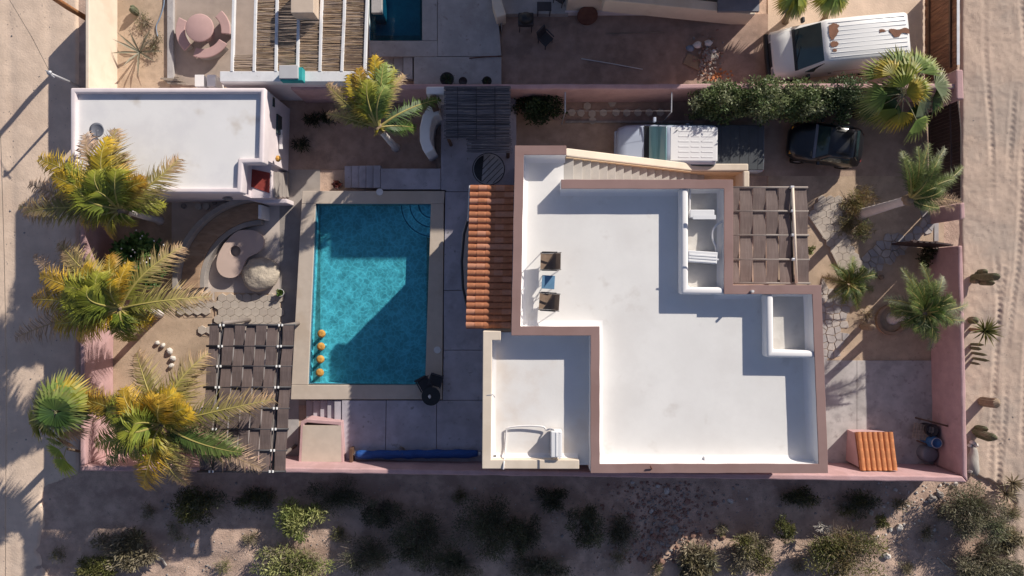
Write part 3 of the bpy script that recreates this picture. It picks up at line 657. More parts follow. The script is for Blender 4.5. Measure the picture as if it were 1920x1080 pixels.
for x in (430, 690):
    p = P(x, 143, zq); part('post', MB().box((p.x, p.y, 1.1), (.3, .3, 2.2)), 'white_beam', np_)
q = MB().rpx(545, -30, 588, 24, zq, 3.3); ch = solo('rooftop_block', q, 'box_beige', 'beige block standing on the reed pergola at the top edge', 'chimney', bev=.02)
ev = thing('cooler_box', 'grey topped box with teal sides on the white pergola beam', 'cooler', P(545, 138, zq + .05))
part('top', MB().rpx(523, 122, 558.5, 147, 3.0, 3.1), 'box_grey', ev, bev=.015)
part('body', MB().rpx(525, 126, 567, 151, zq + .055, 3.0), 'teal_paint', ev, bev=.02)
for y in (130, 142): part('vent', MB().box(P(567.5, y, 2.85), (.04, .14, .14)), 'black_plastic', ev)

# thatched gate roof
tg = thing('thatched_gate_roof', 'grey reed roof over the entry gate beside the curved white wall', 'roof', P(893, 215, 0))
zt = 2.3
part('reed_mat', reeds(833, 957, 162, 262, zt, 0, 1.5, 31, r=.016, dz=.03, amp=1.2), 'reed_grey', tg, kind='stuff')
part('reed_mat', reeds(876, 958, 262, 286, zt - .02, 0, 1.3, 32, r=.018, dz=.03, amp=2), 'reed_grey', tg, kind='stuff')
part('underlay', MB().rpx(836, 165, 955, 258, zt - .09, zt - .045), 'black_plastic', tg)  # both underlays black, painting the shade in the gaps between reeds
part('underlay', MB().rpx(884, 258.5, 955, 282, zt - .10, zt - .055), 'black_plastic', tg)
for x in (858, 893, 928): part('batten', MB().tube([P(x, 163, zt + .03), P(x + .5, 262, zt + .03)], .014, 5), 'rod_dark', tg)
for x, y in ((838, 170), (952, 170), (838, 254), (952, 278)):
    p = P(x, y, zt); part('post', MB().tube([(p.x, p.y, 0), (p.x, p.y, zt - .08)], .07, 8), 'wood_dark', tg)
aw2 = thing('curved_wall', 'white curved plaster wall left of the thatched gate roof', 'wall', P(800, 240, 0))
part('arc', MB().strip([P(x, y, 1.7) for x, y in [(822, 204), (809, 207), (801, 220), (796.5, 240), (796.5, 262), (801, 276), (806, 284)]], .2, .2, 0, 1.7), 'parapet_white', aw2, bev=.05)
part('end_block', MB().rpx(799, 162, 834, 177, 0, 2.1), 'parapet_white', aw2, bev=.05)
part('arch_beam', MB().strip([P(x, y, 2.2) for x, y in [(811, 178), (812, 190), (816, 203)]], .12, .12, 1.75, 2.1), 'wood_dark', aw2)
# ---------------------------------------------------------------- guest house on the left
cz = 2.9
cs_ = thing('guest_house', 'small pale guest house with a flat white roof by the dirt road', 'house', P(320, 265, 0))
op = [P(x, y, cz) for x, y in [(131, 165), (497, 165), (493, 297), (446, 297), (443, 362), (131, 362)]]
part('wall', MB().prism(inset(op, .02), 0, cz - .28), 'pale_plaster', cs_)
part('roof', MB().prism(inset(op, .04), cz - .27, cz - .18), 'casita_roof', cs_)
pt = [P(x, y, cz) for x, y in [(136, 169), (492.5, 169), (489, 301), (450, 301), (448, 357), (136, 357)]]
def ringwall(pts, w0, w1, z0, z1):
    o_ = inset(pts, -w0); i_ = inset(pts, w1); n = len(pts); V = [(p.x, p.y, z0) for p in o_] + [(p.x, p.y, z1) for p in o_] + [(p.x, p.y, z0) for p in i_] + [(p.x, p.y, z1) for p in i_]
    Fc = []
    for k in range(n):
        m = (k + 1) % n; Fc += [(k, m, n + m, n + k), (n + k, n + m, 3 * n + m, 3 * n + k), (3 * n + k, 3 * n + m, 2 * n + m, 2 * n + k)]
    return MB().add(V, Fc)
part('parapet', ringwall(pt, .095, .095, cz - .5, cz), 'pale_plaster', cs_, True, bev=.07, seg=3)
# entry recess with steps, door and red mat
part('entry_floor', MB().rpx(466, 306, 508, 371, 0, 1.45), 'pale_plaster', cs_)
part('door_mat', MB().ppx([(472, 317), (506, 324), (505, 362), (470, 350)], 1.451, 1.475), 'mat_red', cs_)
for k in range(4): part('step', MB().rpx(508.2 + k * 7.6, 322, 515.6 + k * 7.6, 369, 0, 1.2 - k * .3), 'bench_grey', cs_, bev=.01)
part('entry_parapet', MB().strip([P(458, 368, 1.2), P(492, 376, 1.0), P(536, 376, 1.0)], .09, .09, 0, .85), 'pale_plaster', cs_, bev=.03)
p = P(515, 240, 1.4); part('window', MB().box((op[1].x - .03 + .02, P(0, 235, 1.3).y, 1.35), (.06, .75, .5)), 'glass_dark', cs_)
part('window', MB().box((op[1].x - .02, P(0, 195, 1.7).y, 1.95), (.05, .35, .18)), 'glass_dark', cs_)
part('window_sill', MB().box((op[1].x + .03, P(0, 262, 1.2).y, 1.25), (.12, .75, .06)), 'pot_white', cs_)
p = P(507, 297, 1.9); lm = part('wall_lamp', MB().rock((op[1].x + .12, p.y, 1.85), (.10, .13, .10), 3, .2), 'stool_straw', cs_, True)
p = P(423, 366, 2.0); part('wall_lamp', MB().rock((p.x, op[5].y - .06, 1.8), (.2, .08, .08), 4, .2), 'stone_grey', cs_, True)
p = P(187, 246, cz - .1)
ds = thing('satellite_dish', 'round grey satellite dish on the guest house roof', 'dish', (p.x, p.y, cz - .18))
part('bowl', MB().lathe((p.x, p.y, cz + .06), [(0, -.06), (.1, -.055), (.2, -.03), (.27, .02), (.275, .025), (.2, -.015), (.1, -.04), (0, -.045)], 26), 'dish_grey', ds, True)
part('arm', MB().tube([(p.x, p.y - .2, cz + .06), (p.x + .05, p.y, cz + .23)], .012, 5), 'dish_grey', ds)
part('mast', MB().tube([(p.x, p.y, cz - .18), (p.x, p.y, cz + .02)], .03, 8), 'galv', ds)
q = MB(); rg = random.Random(4); c = P(255, 351, cz - .18)
for k in range(60):
    u = rg.gauss(0, .16); q.tube([(c.x + u - .12, c.y + rg.uniform(-.04, .10), c.z + .02 + rg.random() * .10), (c.x + u + .12, c.y + rg.uniform(-.04, .10), c.z + .02 + rg.random() * .14)], .012, 4)
solo('leaf_pile', q, 'cardboard', 'small heap of brown palm debris on the guest house roof', 'debris')

# ---------------------------------------------------------------- neighbour: cream wall, table, pool, building
solo('boundary_wall', MB().ppx([(160, -60), (167, -60), (167, 166), (160, 166)], 0, 1.9), 'cream_plaster', 'cream wall of the neighbour along the left dirt road', 'wall', bev=.03)
solo('patio_kerb', MB().rpx(313, -60, 325, 156, 0, .16), 'concrete', 'grey concrete kerb edging the round table patio', 'kerb', bev=.02)
c = P(374, 52, .75)
rt = thing('round_table', 'round pink concrete table inside a ring of curved benches', 'table', (c.x, c.y, 0))
part('table_top', MB().lathe((c.x, c.y, .68), [(0, 0), (.52, 0), (.56, .03), (.56, .07), (.53, .085), (0, .085)], 40), 'table_pink', rt, True)
part('pedestal', MB().lathe((c.x, c.y, 0), [(.3, 0), (.22, .2), (.2, .68)], 20), 'table_pink', rt, True)
for k, (a0, a1, lab) in enumerate([(-8, 48, 'upper right curved pink bench beside the round table'), (-112, -28, 'lower right curved pink bench beside the round table'), (150, 228, 'left shaded curved pink bench beside the round table')]):
    t = thing('curved_bench', lab, 'bench', (c.x, c.y, 0), 'curved benches around the round table')
    pts = [(c.x + .92 * math.cos(math.radians(a)), c.y + .92 * math.sin(math.radians(a))) for a in np.linspace(a0, a1, 14)]
    part('seat', MB().strip(pts, .19, .19, .38, .46), 'table_pink', t, bev=.03)
    part('base', MB().strip(pts[1:-1], .13, .13, 0, .38), 'bench_grey', t)
# low cream blocks by the guest house wall
for x0, x1, lab in ((365, 382, 'left one of two white garden blocks behind the guest house'), (388, 404, 'right one of two white garden blocks behind the guest house')):
    solo('garden_block', MB().rpx(x0, 140, x1, 162, 0, .8), 'parapet_white', lab, 'block', 'white garden blocks', bev=.01)
q = MB()
for k in range(6): q.box(P(318 + k * 3, 146 + k * 2.2, .1 + .04 * (k % 3)), (.75, .05, .05), R.uniform(-.12, .12))
solo('scrap_boards', q, 'wood_grey', 'pile of grey scrap boards beside the white garden blocks', 'boards')
# neighbour pool
npn = [P(692, -80, .3), P(791, -80, .3), P(791, 76, .3), P(692, 76, .3)]
nd = struct('neighbour_terrace', MB().ppx([(692, 76.5), (820, 76.5), (820, 106), (692, 106)], -.05, .32), 'concrete', bev=.01)
for poly in ([(791.5, -80), (819.5, -80), (819.5, 76), (791.5, 76)], [(820.5, -80), (925, -80), (940, 105.5), (820.5, 105.5)], [(776, 106.5), (940, 106.5), (940, 158), (776, 158)], [(925.5, -80), (1066, -80), (1066, 26), (941, 26), (940.5, 60)]):
    part('terrace_panel', MB().ppx(poly, -.05, .32), 'concrete', nd, bev=.01)
for k in range(3): part('step', MB().rpx(720 + k * 18, 107, 737.5 + k * 18, 148, -.05, .06 + .09 * k), 'concrete', nd, bev=.01)
npool = thing('swimming_pool', 'dark shaded pool of the neighbour beside the reed pergola', 'pool', P(742, 0, -1.0))
b = MB(); b.add([(p.x, p.y, .3) for p in npn] + [(p.x, p.y, -1) for p in npn], [(4, 5, 6, 7)] + [(i, (i + 1) % 4, 4 + (i + 1) % 4, 4 + i) for i in range(4)]); part('basin', b, 'pool_plaster', npool)
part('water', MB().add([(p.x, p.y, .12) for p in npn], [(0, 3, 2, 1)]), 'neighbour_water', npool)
solo('pool_ledge', MB().rpx(696, -20, 716, 24, -.9, .30), 'concrete', 'pale concrete ledge in the shaded corner of the neighbour pool', 'ledge', bev=.02)
# building at the top edge
nb = thing('neighbour_building', 'tall cream neighbour building at the top edge throwing the long shade', 'building', (6, 13, 0))
X0, X1, Y0, Y1, ZB = 2.2, 9.8, 11.25, 19.0, 6.6
part('wall', MB().prism([(X0, Y0), (X1, Y0), (X1, Y1), (X0, Y1)], 0, ZB), 'cream_plaster', nb)
part('base_course', MB().prism([(X0 - .05, Y0 - .08), (X1 + .03, Y0 - .08), (X1 + .03, Y0 - .002), (X0 - .05, Y0 - .002)], 0, .35), 'pale_plaster', nb, bev=.01)
q = MB(); V = []
for x, z0_, z1_ in ((X0 + 1.3, 1.35, 2.4), (9.0, .0, 1.15), (9.6, 0, 1.05)): V += [(x, Y0 - .45, z0_), (x, Y0 - .09, z0_), (x, Y0 - .09, z1_), (x, Y0 - .45, z1_)]
q.add(V, [(3, 2, 1, 0), (8, 9, 10, 11)] + [(i * 4 + j, i * 4 + (j + 1) % 4, i * 4 + 4 + (j + 1) % 4, i * 4 + 4 + j) for i in range(2) for j in range(4)])
part('stair_parapet', q, 'cream_plaster', nb, bev=.02)
part('balcony', MB().prism([(8.0, Y0 - .5), (9.6, Y0 - .5), (9.6, Y0 - .05), (8.0, Y0 - .05)], 1.35, 1.5), 'dish_grey', nb)
part('window', MB().box((4.6, Y0 - .01, 3.2), (1.4, .06, 1.2)), 'glass_dark', nb)
part('window', MB().box((7.4, Y0 - .01, 4.6), (1.4, .06, 1.2)), 'glass_dark', nb)
solo('garden_wall', MB().strip([P(929, -50, 1.0), P(932, 5, 1.0), P(940, 30, 1.0)], .2, .2, 0, 1.0), 'cream_plaster', 'short cream curved garden wall on the neighbour terrace', 'wall', bev=.04)

# neighbour bits and pieces
t = thing('patio_table', 'dark rectangular table on the neighbour patio', 'table', P(1020, 12, .3))
part('table_top', MB().rpx(1007, 3, 1034, 20, .95, 1.0), 'rod_dark', t, bev=.01)
for x, y in ((1009, 5), (1032, 5), (1009, 18), (1032, 18)): part('leg', MB().tube([P(x, y, .95) - Vector((0, 0, .65)), P(x, y, .95)], .025, 6), 'rod_dark', t)
def simple_chair(name, label, cat, mat, group=None):
    t = thing(name, label, cat, (0, 0, 0), group)
    part('seat', MB().box((0, 0, .42), (.46, .46, .05)), mat, t, bev=.012)
    q = MB().box((0, 0, 0), (.46, .05, .5)); q.V = [(x, y + .26 + z * .2, z + .70) for x, y, z in q.V]; part('backrest', q, mat, t, bev=.012)
    for x in (-.2, .2):
        for y in (-.2, .2): part('leg', MB().tube([(x, y, 0), (x * .95, y * .95, .42)], .02, 6), mat, t)
        part('armrest', MB().box((x * 1.2, 0, .62), (.05, .46, .03)), mat, t, bev=.008)
    return t
c1 = simple_chair('patio_chair', 'black chair turned askew on the neighbour yard beside the terrace edge', 'chair', 'rod_dark', 'black neighbour chairs'); c1.location = P(1022, 80, 0.01); c1.rotation_euler = (0, 0, .8)
dup(c1, P(1050, 2, .33), 2.6, 'black chair by the dark table at the top edge of the frame')
t = thing('barbecue_grill', 'black barbecue grill at the edge of the neighbour patio', 'grill', P(986, 36, 0))
p = P(986, 35, .9)
part('bowl', MB().box((p.x, p.y, .78), (.62, .5, .3)), 'rod_dark', t, bev=.06, seg=3)
q = MB().lathe((0, 0, 0), [(0, .2), (.12, .18), (.22, .1), (.25, 0)], 18); q.V = [(p.x + v[0] * 1.2, p.y + v[1], .93 + v[2]) for v in q.V]; part('lid', q, 'black_plastic', t, True)
for a in (-.25, .25):
    for e in (-.2, .2): part('leg', MB().tube([(p.x + a, p.y + e, 0), (p.x + a * .9, p.y + e * .9, .7)], .02, 6), 'rod_dark', t)
q = MB().lathe((0, 0, 0), [(0, 0), (.3, .01), (.40, .03), (.42, .05), (.40, .06), (.3, .045), (0, .03)], 30)
p = P(1101, 33, .3); ca, sa = math.cos(-.9), math.sin(-.9); q.V = [(p.x + v[0], p.y + v[1] * ca * -1 - v[2] * sa, .36 - v[1] * sa * -1 + v[2] * ca) for v in q.V]
solo('rusty_disc', q, 'rusty_lid', 'round rusty metal disc leaning on the neighbour building', 'disc', smooth=True)
for (a, c, z, mt, lab) in (((1090, 110), (1205, 130), .04, 'pot_white', 'thin white pipe lying diagonally on the neighbour yard'), ((1135, 63), (1246, 61), .05, 'wood_grey', 'straight weathered pole lying across the neighbour yard'), ((880, 109), (941, 105), .36, 'rusty_lid', 'thin rusty pipe lying on the neighbour terrace')):
    solo('pipe', MB().tube([P(*a, z), P((a[0] + c[0]) / 2, (a[1] + c[1]) / 2 - .6, z), P(*c, z)], .022, 6), mt, lab, 'pipe', 'loose pipes in the neighbour yard', smooth=True)
def pot(px, py, z0, r, h, mat, label, plant=None, cat='pot', group='plant pots'):
    p = P(px, py, z0 + h); t = thing('plant_pot', label, cat, (p.x, p.y, z0), group)
    part('vessel', MB().lathe((p.x, p.y, z0), [(0, .01), (r * .7, 0), (r, h * .9), (r * 1.08, h), (r * .95, h), (r * .9, h * .85), (0, h * .8)], 22), mat, t, True)
    if plant:
        q = MB(); rg = random.Random(px)
        for k in range(plant[0]):
            a = rg.random() * 6.28; e = rg.uniform(.2, 1.3); L_ = plant[1] * rg.uniform(.6, 1.1); d = Vector((math.cos(a) * math.cos(e), math.sin(a) * math.cos(e), math.sin(e))); sd = Vector((-math.sin(a), math.cos(a), 0)) * plant[2]
            b0 = Vector((p.x, p.y, z0 + h * .85)); m_ = b0 + d * L_ * .6; tp = b0 + d * L_ + Vector((0, 0, -.25 * L_ * math.cos(e)))
            cc = tuple(x * rg.uniform(.7, 1.3) for x in plant[3]); q.add([b0, m_ + sd, tp, m_ - sd], [(0, 1, 2, 3)], cc)
        part('leaves', q, 'leaf', t)
    return t
pot(838, 148, .33, .26, .5, 'pot_dark', 'largest dark pot on the neighbour terrace beside the thatched roof', (30, .35, .03, (.05, .07, .04)))
pot(868, 152, .33, .16, .35, 'pot_dark', 'small empty dark pot on the neighbour terrace between two others')
pot(913, 152, .33, .18, .35, 'pot_dark', 'right small dark pot on the neighbour terrace', (18, .25, .025, (.05, .07, .04)))
pot(525, 549, .02, .15, .28, 'pot_white', 'white pot with a leafy green plant beside the lounge boulder', (60, .22, .035, (.12, .19, .05)))
pot(632, 346, .02, .17, .3, 'pot_dark', 'dark pot with reddish flowers at the foot of the upper steps', (40, .26, .04, (.13, .035, .03)))
# rubble heap
rp = thing('rubble_heap', 'heap of rubble and white bags dumped in the neighbour yard', 'rubble', P(1325, 108, 0))
q = MB(); q2 = MB(); rg = random.Random(9)
for k in range(240):
    a = rg.random() * 6.28; rr = abs(rg.gauss(0, .42)); p = P(1325, 108, 0) + Vector((math.cos(a) * rr * .8, math.sin(a) * rr * 1.1, max(.02, .32 - rr * .33)))
    s_ = rg.uniform(.02, .075); (q if k % 3 else q2).rock(p, (s_, s_ * rg.uniform(.6, 1.2), s_ * .6), k, .4, 6, 4, rg.random() * 6)
part('rubble', q, 'stone_grey', rp, kind='stuff'); part('brick_rubble', q2, 'stone_red', rp, kind='stuff')
for k, (x, y, s_) in enumerate(((1308, 84, .17), (1328, 81, .16), (1338, 96, .1))): part('bag', MB().rock(P(x, y, .22), (s_, s_ * .8, s_ * .6), k + 30, .35, 12, 8), 'pot_white', rp, True)
part('bag', MB().rock(P(1294, 90, .15), (.19, .13, .1), 44, .35, 12, 8), 'hose_blue', rp, True)
p = P(1300, 116, .06)
q = MB().box((0, 0, 0), (.75, .5, .03), .0); q.V = [(p.x + x * .87 + y * .4, p.y - x * .4 + y * .87, .08 + z + x * .08) for x, y, z in q.V]
solo('cardboard_sheet', q, 'cardboard', 'brown cardboard sheet lying against the rubble heap', 'cardboard')
q = MB()
for k in range(40):
    s_ = rg.uniform(.02, .06); q.rock(P(1345 + rg.gauss(0, 11), 142 + rg.gauss(0, 7), .03), (s_, s_, s_ * .6), k, .4, 6, 4)
part('orange_rubble', q, 'clay_orange', rp, kind='stuff')

# ---------------------------------------------------------------- steps, planters and pool-side things
sa_ = thing('garden_steps', 'five grey steps climbing to the terrace above the pool', 'steps', P(680, 333, 0))
for k in range(5): part('step', MB().rpx(646 + k * 13.5, 311 - k * .2, 659.3 + k * 13.5, 352, -.02, .12 + k * .115), 'deck_concrete', sa_, bev=.012)
sb_ = thing('garden_steps', 'grey steps below the pool beside the pink planter', 'steps', P(610, 770, 0))
for k in range(5): part('step', MB().rpx(574 + k * 13.2, 751, 587 + k * 13.2, 792, -.02, .10 + k * .115), 'deck_concrete', sb_, bev=.012)
pk = thing('planter_block', 'pink plastered planter block with a sandy top by the lower steps', 'planter', P(603, 830, 0))
part('wall', ringwall([P(x, y, .95) for x, y in [(566, 792), (575, 788), (638, 793), (642, 868), (562, 868)]], 0.05, .09, 0, .95), 'pink_plaster', pk, bev=.02)
part('fill', MB().ppx([(568, 798), (640, 798), (640, 866), (565, 866)], .1, .953), 'coping_stone', pk)
rc = thing('pool_cover_roll', 'long rolled blue pool cover lying along the pink wall', 'pool cover', P(780, 852, ZD))
n = 40; pts = []; rs = []
for k in range(n + 1):
    u = k / n; p = P(668 + 228 * u, 852.5 - 2 * u, ZD + .2); pts.append((p.x, p.y + .012 * math.sin(u * 40), ZD + .21 + .01 * math.sin(u * 23))); rs.append(.17 * (1 - .3 * (u > .96) * (u - .96) / .04) * (1 + .05 * math.sin(u * 31) + .04 * math.sin(u * 77)) * (.85 + .15 * min(1, u * 20)))
part('roll', MB().tube(pts, rs, 14), 'cover_blue', rc, True)
p0 = P(660, 852, ZD + .2); part('stand', MB().box((p0.x, p0.y, ZD + .2), (.12, .55, .4)), 'wood_dark', rc, bev=.02)
part('axle', MB().tube([(p0.x - .05, p0.y, ZD + .21), (pts[0][0], pts[0][1], ZD + .21)], .035, 8), 'galv', rc)
e = P(898.5, 850.5, ZD + .2); part('end_knob', MB().rock((e.x, e.y, ZD + .21), (.07, .07, .07), 0, 0), 'pot_white', rc, True)
bt_ = thing('bistro_table', 'black round patio table with chairs at the shaded pool corner', 'table', P(809, 745, ZD))
c = P(808, 743, ZD + .72)
part('table_top', MB().disc((c.x, c.y, ZD + .69), .37, .03), 'black_plastic', bt_, bev=.008)
part('pedestal', MB().tube([(c.x, c.y, ZD), (c.x, c.y, ZD + .69)], [.2, .04], 10), 'rod_dark', bt_)
part('ornament', MB().rock((c.x - .05, c.y, ZD + .76), (.05, .07, .05), 5, .5), 'pot_white', bt_, True)
for (x, y, rz, lab) in ((818, 713, -.3, 'black chair pushed in on the upper side of the bistro table'), (797, 719, .5, 'black chair on the pool side of the bistro table')):
    dup(c1, P(x, y, ZD + .35) + Vector((0, 0, -.35)), rz, lab)['group'] = 'black chairs around the bistro table'
rd = thing('wire_table', 'round pale slatted table with a black rim beside the tiled awning', 'table', P(915, 318, ZD))
c = P(916, 317, ZD + .75); rr = .62
part('table_top', MB().disc((c.x, c.y, ZD + .72), rr, .03, 36), 'concrete', rd, bev=.006)
part('rim', MB().tube([(c.x + rr * math.cos(a), c.y + rr * math.sin(a), ZD + .74) for a in np.linspace(0, 6.284, 37)], .022, 6), 'rod_dark', rd, True)
for k in range(-2, 4):
    o_ = k * .17; h_ = math.sqrt(max(0, .6 ** 2 - o_ ** 2)); d = Vector((.707, .707)); nrm = Vector((.707, -.707))
    a = Vector((c.x, c.y)) + nrm * o_; part('slat', MB().tube([(a.x - d.x * h_ * .9, a.y - d.y * h_ * .9, ZD + .765), (a.x + d.x * h_ * .9, a.y + d.y * h_ * .9, ZD + .765)], .012, 5), 'rod_dark', rd)
pts = [(c.x + (rr - .05) * math.cos(a), c.y + (rr - .05) * math.sin(a)) for a in np.linspace(1.9, 4.2, 14)]
part('dark_panel', MB().prism(pts, ZD + .752, ZD + .762), 'black_plastic', rd)
for a in (0, 1.57, 3.14, 4.71): part('leg', MB().tube([(c.x + .4 * math.cos(a), c.y + .4 * math.sin(a), ZD), (c.x + .3 * math.cos(a), c.y + .3 * math.sin(a), ZD + .72)], .02, 6), 'rod_dark', rd)

# ---------------------------------------------------------------- lounge with curved bench
lc = P(490, 531, .6)
lb = thing('curved_bench', 'large curved masonry bench around the kidney shaped table', 'bench', (lc.x, lc.y, 0))
def arc(r_px, a0, a1, n=26): return [(lc.x + r_px / 46.2 * math.cos(math.radians(a)), lc.y + r_px / 46.2 * math.sin(math.radians(a))) for a in np.linspace(a0, a1, n)]
def ringarc(r0, r1, a0, a1, z0, z1):
    A = arc(r0, a0, a1); B = arc(r1, a0, a1); return MB().prism(A + B[::-1], z0, z1)
for nm, r0, r1, z1, mt in (('back_wall', 152, 161, .8, 'bench_grey'), ('seat', 119, 151.7, .45, 'bench_brown'), ('front_edge', 110, 118.7, .40, 'bench_grey')):
    A = arc(r1, 184, 92); B = arc(r0, 184, 92); part(nm, MB().prism(A + B[::-1], 0, z1), mt, lb, bev=.01)
solo('lounge_post', MB().rpx(484, 384, 490, 410, 0, .95), 'pot_white', 'white upright slab at the end of the curved masonry bench', 'post', bev=.01)
kp = [(575, 350), (700, 350), (780, 375), (815, 455), (800, 520), (760, 560), (690, 580), (645, 615), (620, 680), (575, 770), (510, 795), (430, 780), (380, 730), (370, 650), (395, 560), (440, 480), (500, 410)]
kp = [(x / 4.908 + 330, y / 4.908 + 360) for x, y in kp]; zk = .34; hc = (441, 471)
kc = thing('kidney_table', 'pink kidney shaped fire table with a round hole', 'table', P(447, 477, 0))
po = [P(x, y, zk) for x, y in kp]; hcw = P(*hc, zk); N_ = 56; outer = []
for i in range(N_):
    a = 2 * math.pi * i / N_; d = Vector((math.cos(a), math.sin(a))); best = 0
    for j in range(len(po)):
        p0, p1 = po[j].xy - hcw.xy, po[(j + 1) % len(po)].xy - hcw.xy; e = p1 - p0; den = d.x * e.y - d.y * e.x
        if abs(den) < 1e-9: continue
        t_ = (p0.x * e.y - p0.y * e.x) / den; u_ = (p0.x * d.y - p0.y * d.x) / den
        if t_ > 0 and -1e-6 <= u_ <= 1 + 1e-6: best = max(best, t_)
    outer.append(best)
for _ in range(2): outer = [(outer[i - 1] + 2 * outer[i] + outer[(i + 1) % N_]) / 4 for i in range(N_)]
V = []; rh = .22
for z, ro, ri in ((zk, outer, rh), (zk - .12, outer, rh)):
    for i in range(N_):
        a = 2 * math.pi * i / N_; V += [(hcw.x + ro[i] * math.cos(a), hcw.y + ro[i] * math.sin(a), z), (hcw.x + ri * math.cos(a), hcw.y + ri * math.sin(a), z)]
Fc = []
for i in range(N_):
    j = (i + 1) % N_; b2 = 2 * N_; Fc += [(2 * i, 2 * j, 2 * j + 1, 2 * i + 1), (b2 + 2 * j, b2 + 2 * i, b2 + 2 * i + 1, b2 + 2 * j + 1), (2 * j, 2 * i, b2 + 2 * i, b2 + 2 * j), (2 * i + 1, 2 * j + 1, b2 + 2 * j + 1, b2 + 2 * i + 1)]
part('table_top', MB().add(V, Fc), 'lounge_table', kc)
V = [(hcw.x + (outer[i] - .12) * math.cos(2 * math.pi * i / N_), hcw.y + (outer[i] - .12) * math.sin(2 * math.pi * i / N_)) for i in range(N_)]
part('base', MB().prism(V, 0, zk - .2), 'bench_grey', kc)
solo('boulder', MB().rock(P(489, 514, .2), (.78, .66, .42), 12, .17, 30, 18, .1, 1.1), 'boulder', 'large pale boulder beside the kidney shaped table', 'boulder', smooth=True)
for k, (x, y) in enumerate(((371, 387), (386, 387), (343, 386), (401, 379))):
    solo('round_stone', MB().disc((*P(x, y, .12).xy, .0), .14 if k < 2 else .1, .12, 16), 'stone_pale' if k < 2 else 'stone_grey', ['pale round stump left of its twin under the guest house wall', 'pale round stump right of its twin under the guest house wall', 'dim round stump farthest left under the guest house wall', 'small round stump nearest the curved masonry bench'][k], 'stone', 'round stumps', bev=.02)
for k, (x, y, r_) in enumerate(((295, 643, .11), (305, 648, .12), (318, 658, .15), (324, 672, .14), (321, 686, .12))):
    solo('garden_stone', MB().rock(P(x, y, .07), (r_, r_ * .8, r_ * .7), k + 60, .35, 12, 8, k), 'stone_pale', ['first', 'second', 'third', 'fourth', 'lowest'][k] + ' pale stone down the curved row in the palm garden', 'stone', 'row of pale stones', smooth=True)

# ---------------------------------------------------------------- roof terrace furniture and machines
def ac(name, label, w_, d_, h_, loc, rz, slats=4):
    t = thing(name, label, 'air conditioner', (0, 0, 0), 'roof air conditioners')
    part('casing', MB().box((0, 0, h_ / 2 + .06), (w_, d_, h_)), 'white_cap', t, bev=.02)
    for k in range(slats): part('top_ridge', MB().box((0, -d_ / 2 + d_ * (k + .5) / slats, h_ + .067), (w_ * .94, d_ / slats * .55, .02)), 'white_cap', t, bev=.006)
    part('fan_grille', MB().lathe((0, 0, 0), [(0, 0), (.2, 0), (.22, .015)], 20), 'dish_grey', t).rotation_euler = (math.pi / 2, 0, 0)
    t.children[-1].location = (0, -d_ / 2 - .012, h_ / 2 + .06)
    for x in (-w_ * .35, w_ * .35): part('foot', MB().box((x, 0, .03), (.06, d_, .06)), 'rod_dark', t)
    t.location = loc; t.rotation_euler = (0, 0, rz); return t
ac('air_conditioner', 'flat white air conditioner in the upper end of the roof equipment bay', .83, .27, .36, P(1317, 400.5, ZR + .44) - Vector((0, 0, .425)), 0, 1)
ac('air_conditioner', 'ridged white air conditioner askew in the lower half of the equipment bay', 1.0, .40, .38, P(1318, 482, ZR + .46) - Vector((0, 0, .445)), -.07, 4)
ac('air_conditioner', 'upright white air conditioner on the lower cream edged roof', .88, .38, .5, P(1044, 834, 4.7) - Vector((0, 0, .6)), math.pi / 2, 3)
def cable(label, pts, r, mat='pot_white', name='conduit'):
    # smooth the polyline
    out = []
    pts = [Vector(p) for p in pts]
    for i in range(len(pts) - 1):
        p0 = pts[max(i - 1, 0)]; p1 = pts[i]; p2 = pts[i + 1]; p3 = pts[min(i + 2, len(pts) - 1)]
        for k in range(6):
            t_ = k / 6; out.append(.5 * ((2 * p1) + (p2 - p0) * t_ + (2 * p0 - 5 * p1 + 4 * p2 - p3) * t_ ** 2 + (3 * p1 - p0 - 3 * p2 + p3) * t_ ** 3))
    out.append(pts[-1]); return solo(name, MB().tube(out, r, 8), mat, label, name.replace('_', ' '), smooth=True)
cable('white conduit looping across the lower cream edged roof', [P(943.5, 880, 4.53), P(945, 866, 4.5), P(947, 845, 4.18), P(949, 812, 4.18), P(954, 802, 4.2), P(985, 798.5, 4.22), P(1017, 800, 4.24), P(1024, 806, 4.2), P(1032, 804, 4.35), P(1040, 806, 4.5)], .03)
cable('white pipe along the left side of the roof equipment bay', [P(1294, 354, ZR + .3), P(1293.5, 375, ZR + .3), P(1293, 395, ZR + .2), P(1291, 409, ZR + .06)], .03)
cable('white arched hose in the middle of the roof equipment bay', [P(1355, 415, ZR + .3), P(1345, 421, ZR + .35), P(1337, 432, ZR + .3), P(1336, 447, ZR + .3), P(1342, 462, ZR + .3), P(1343, 475, ZR + .2)], .04)
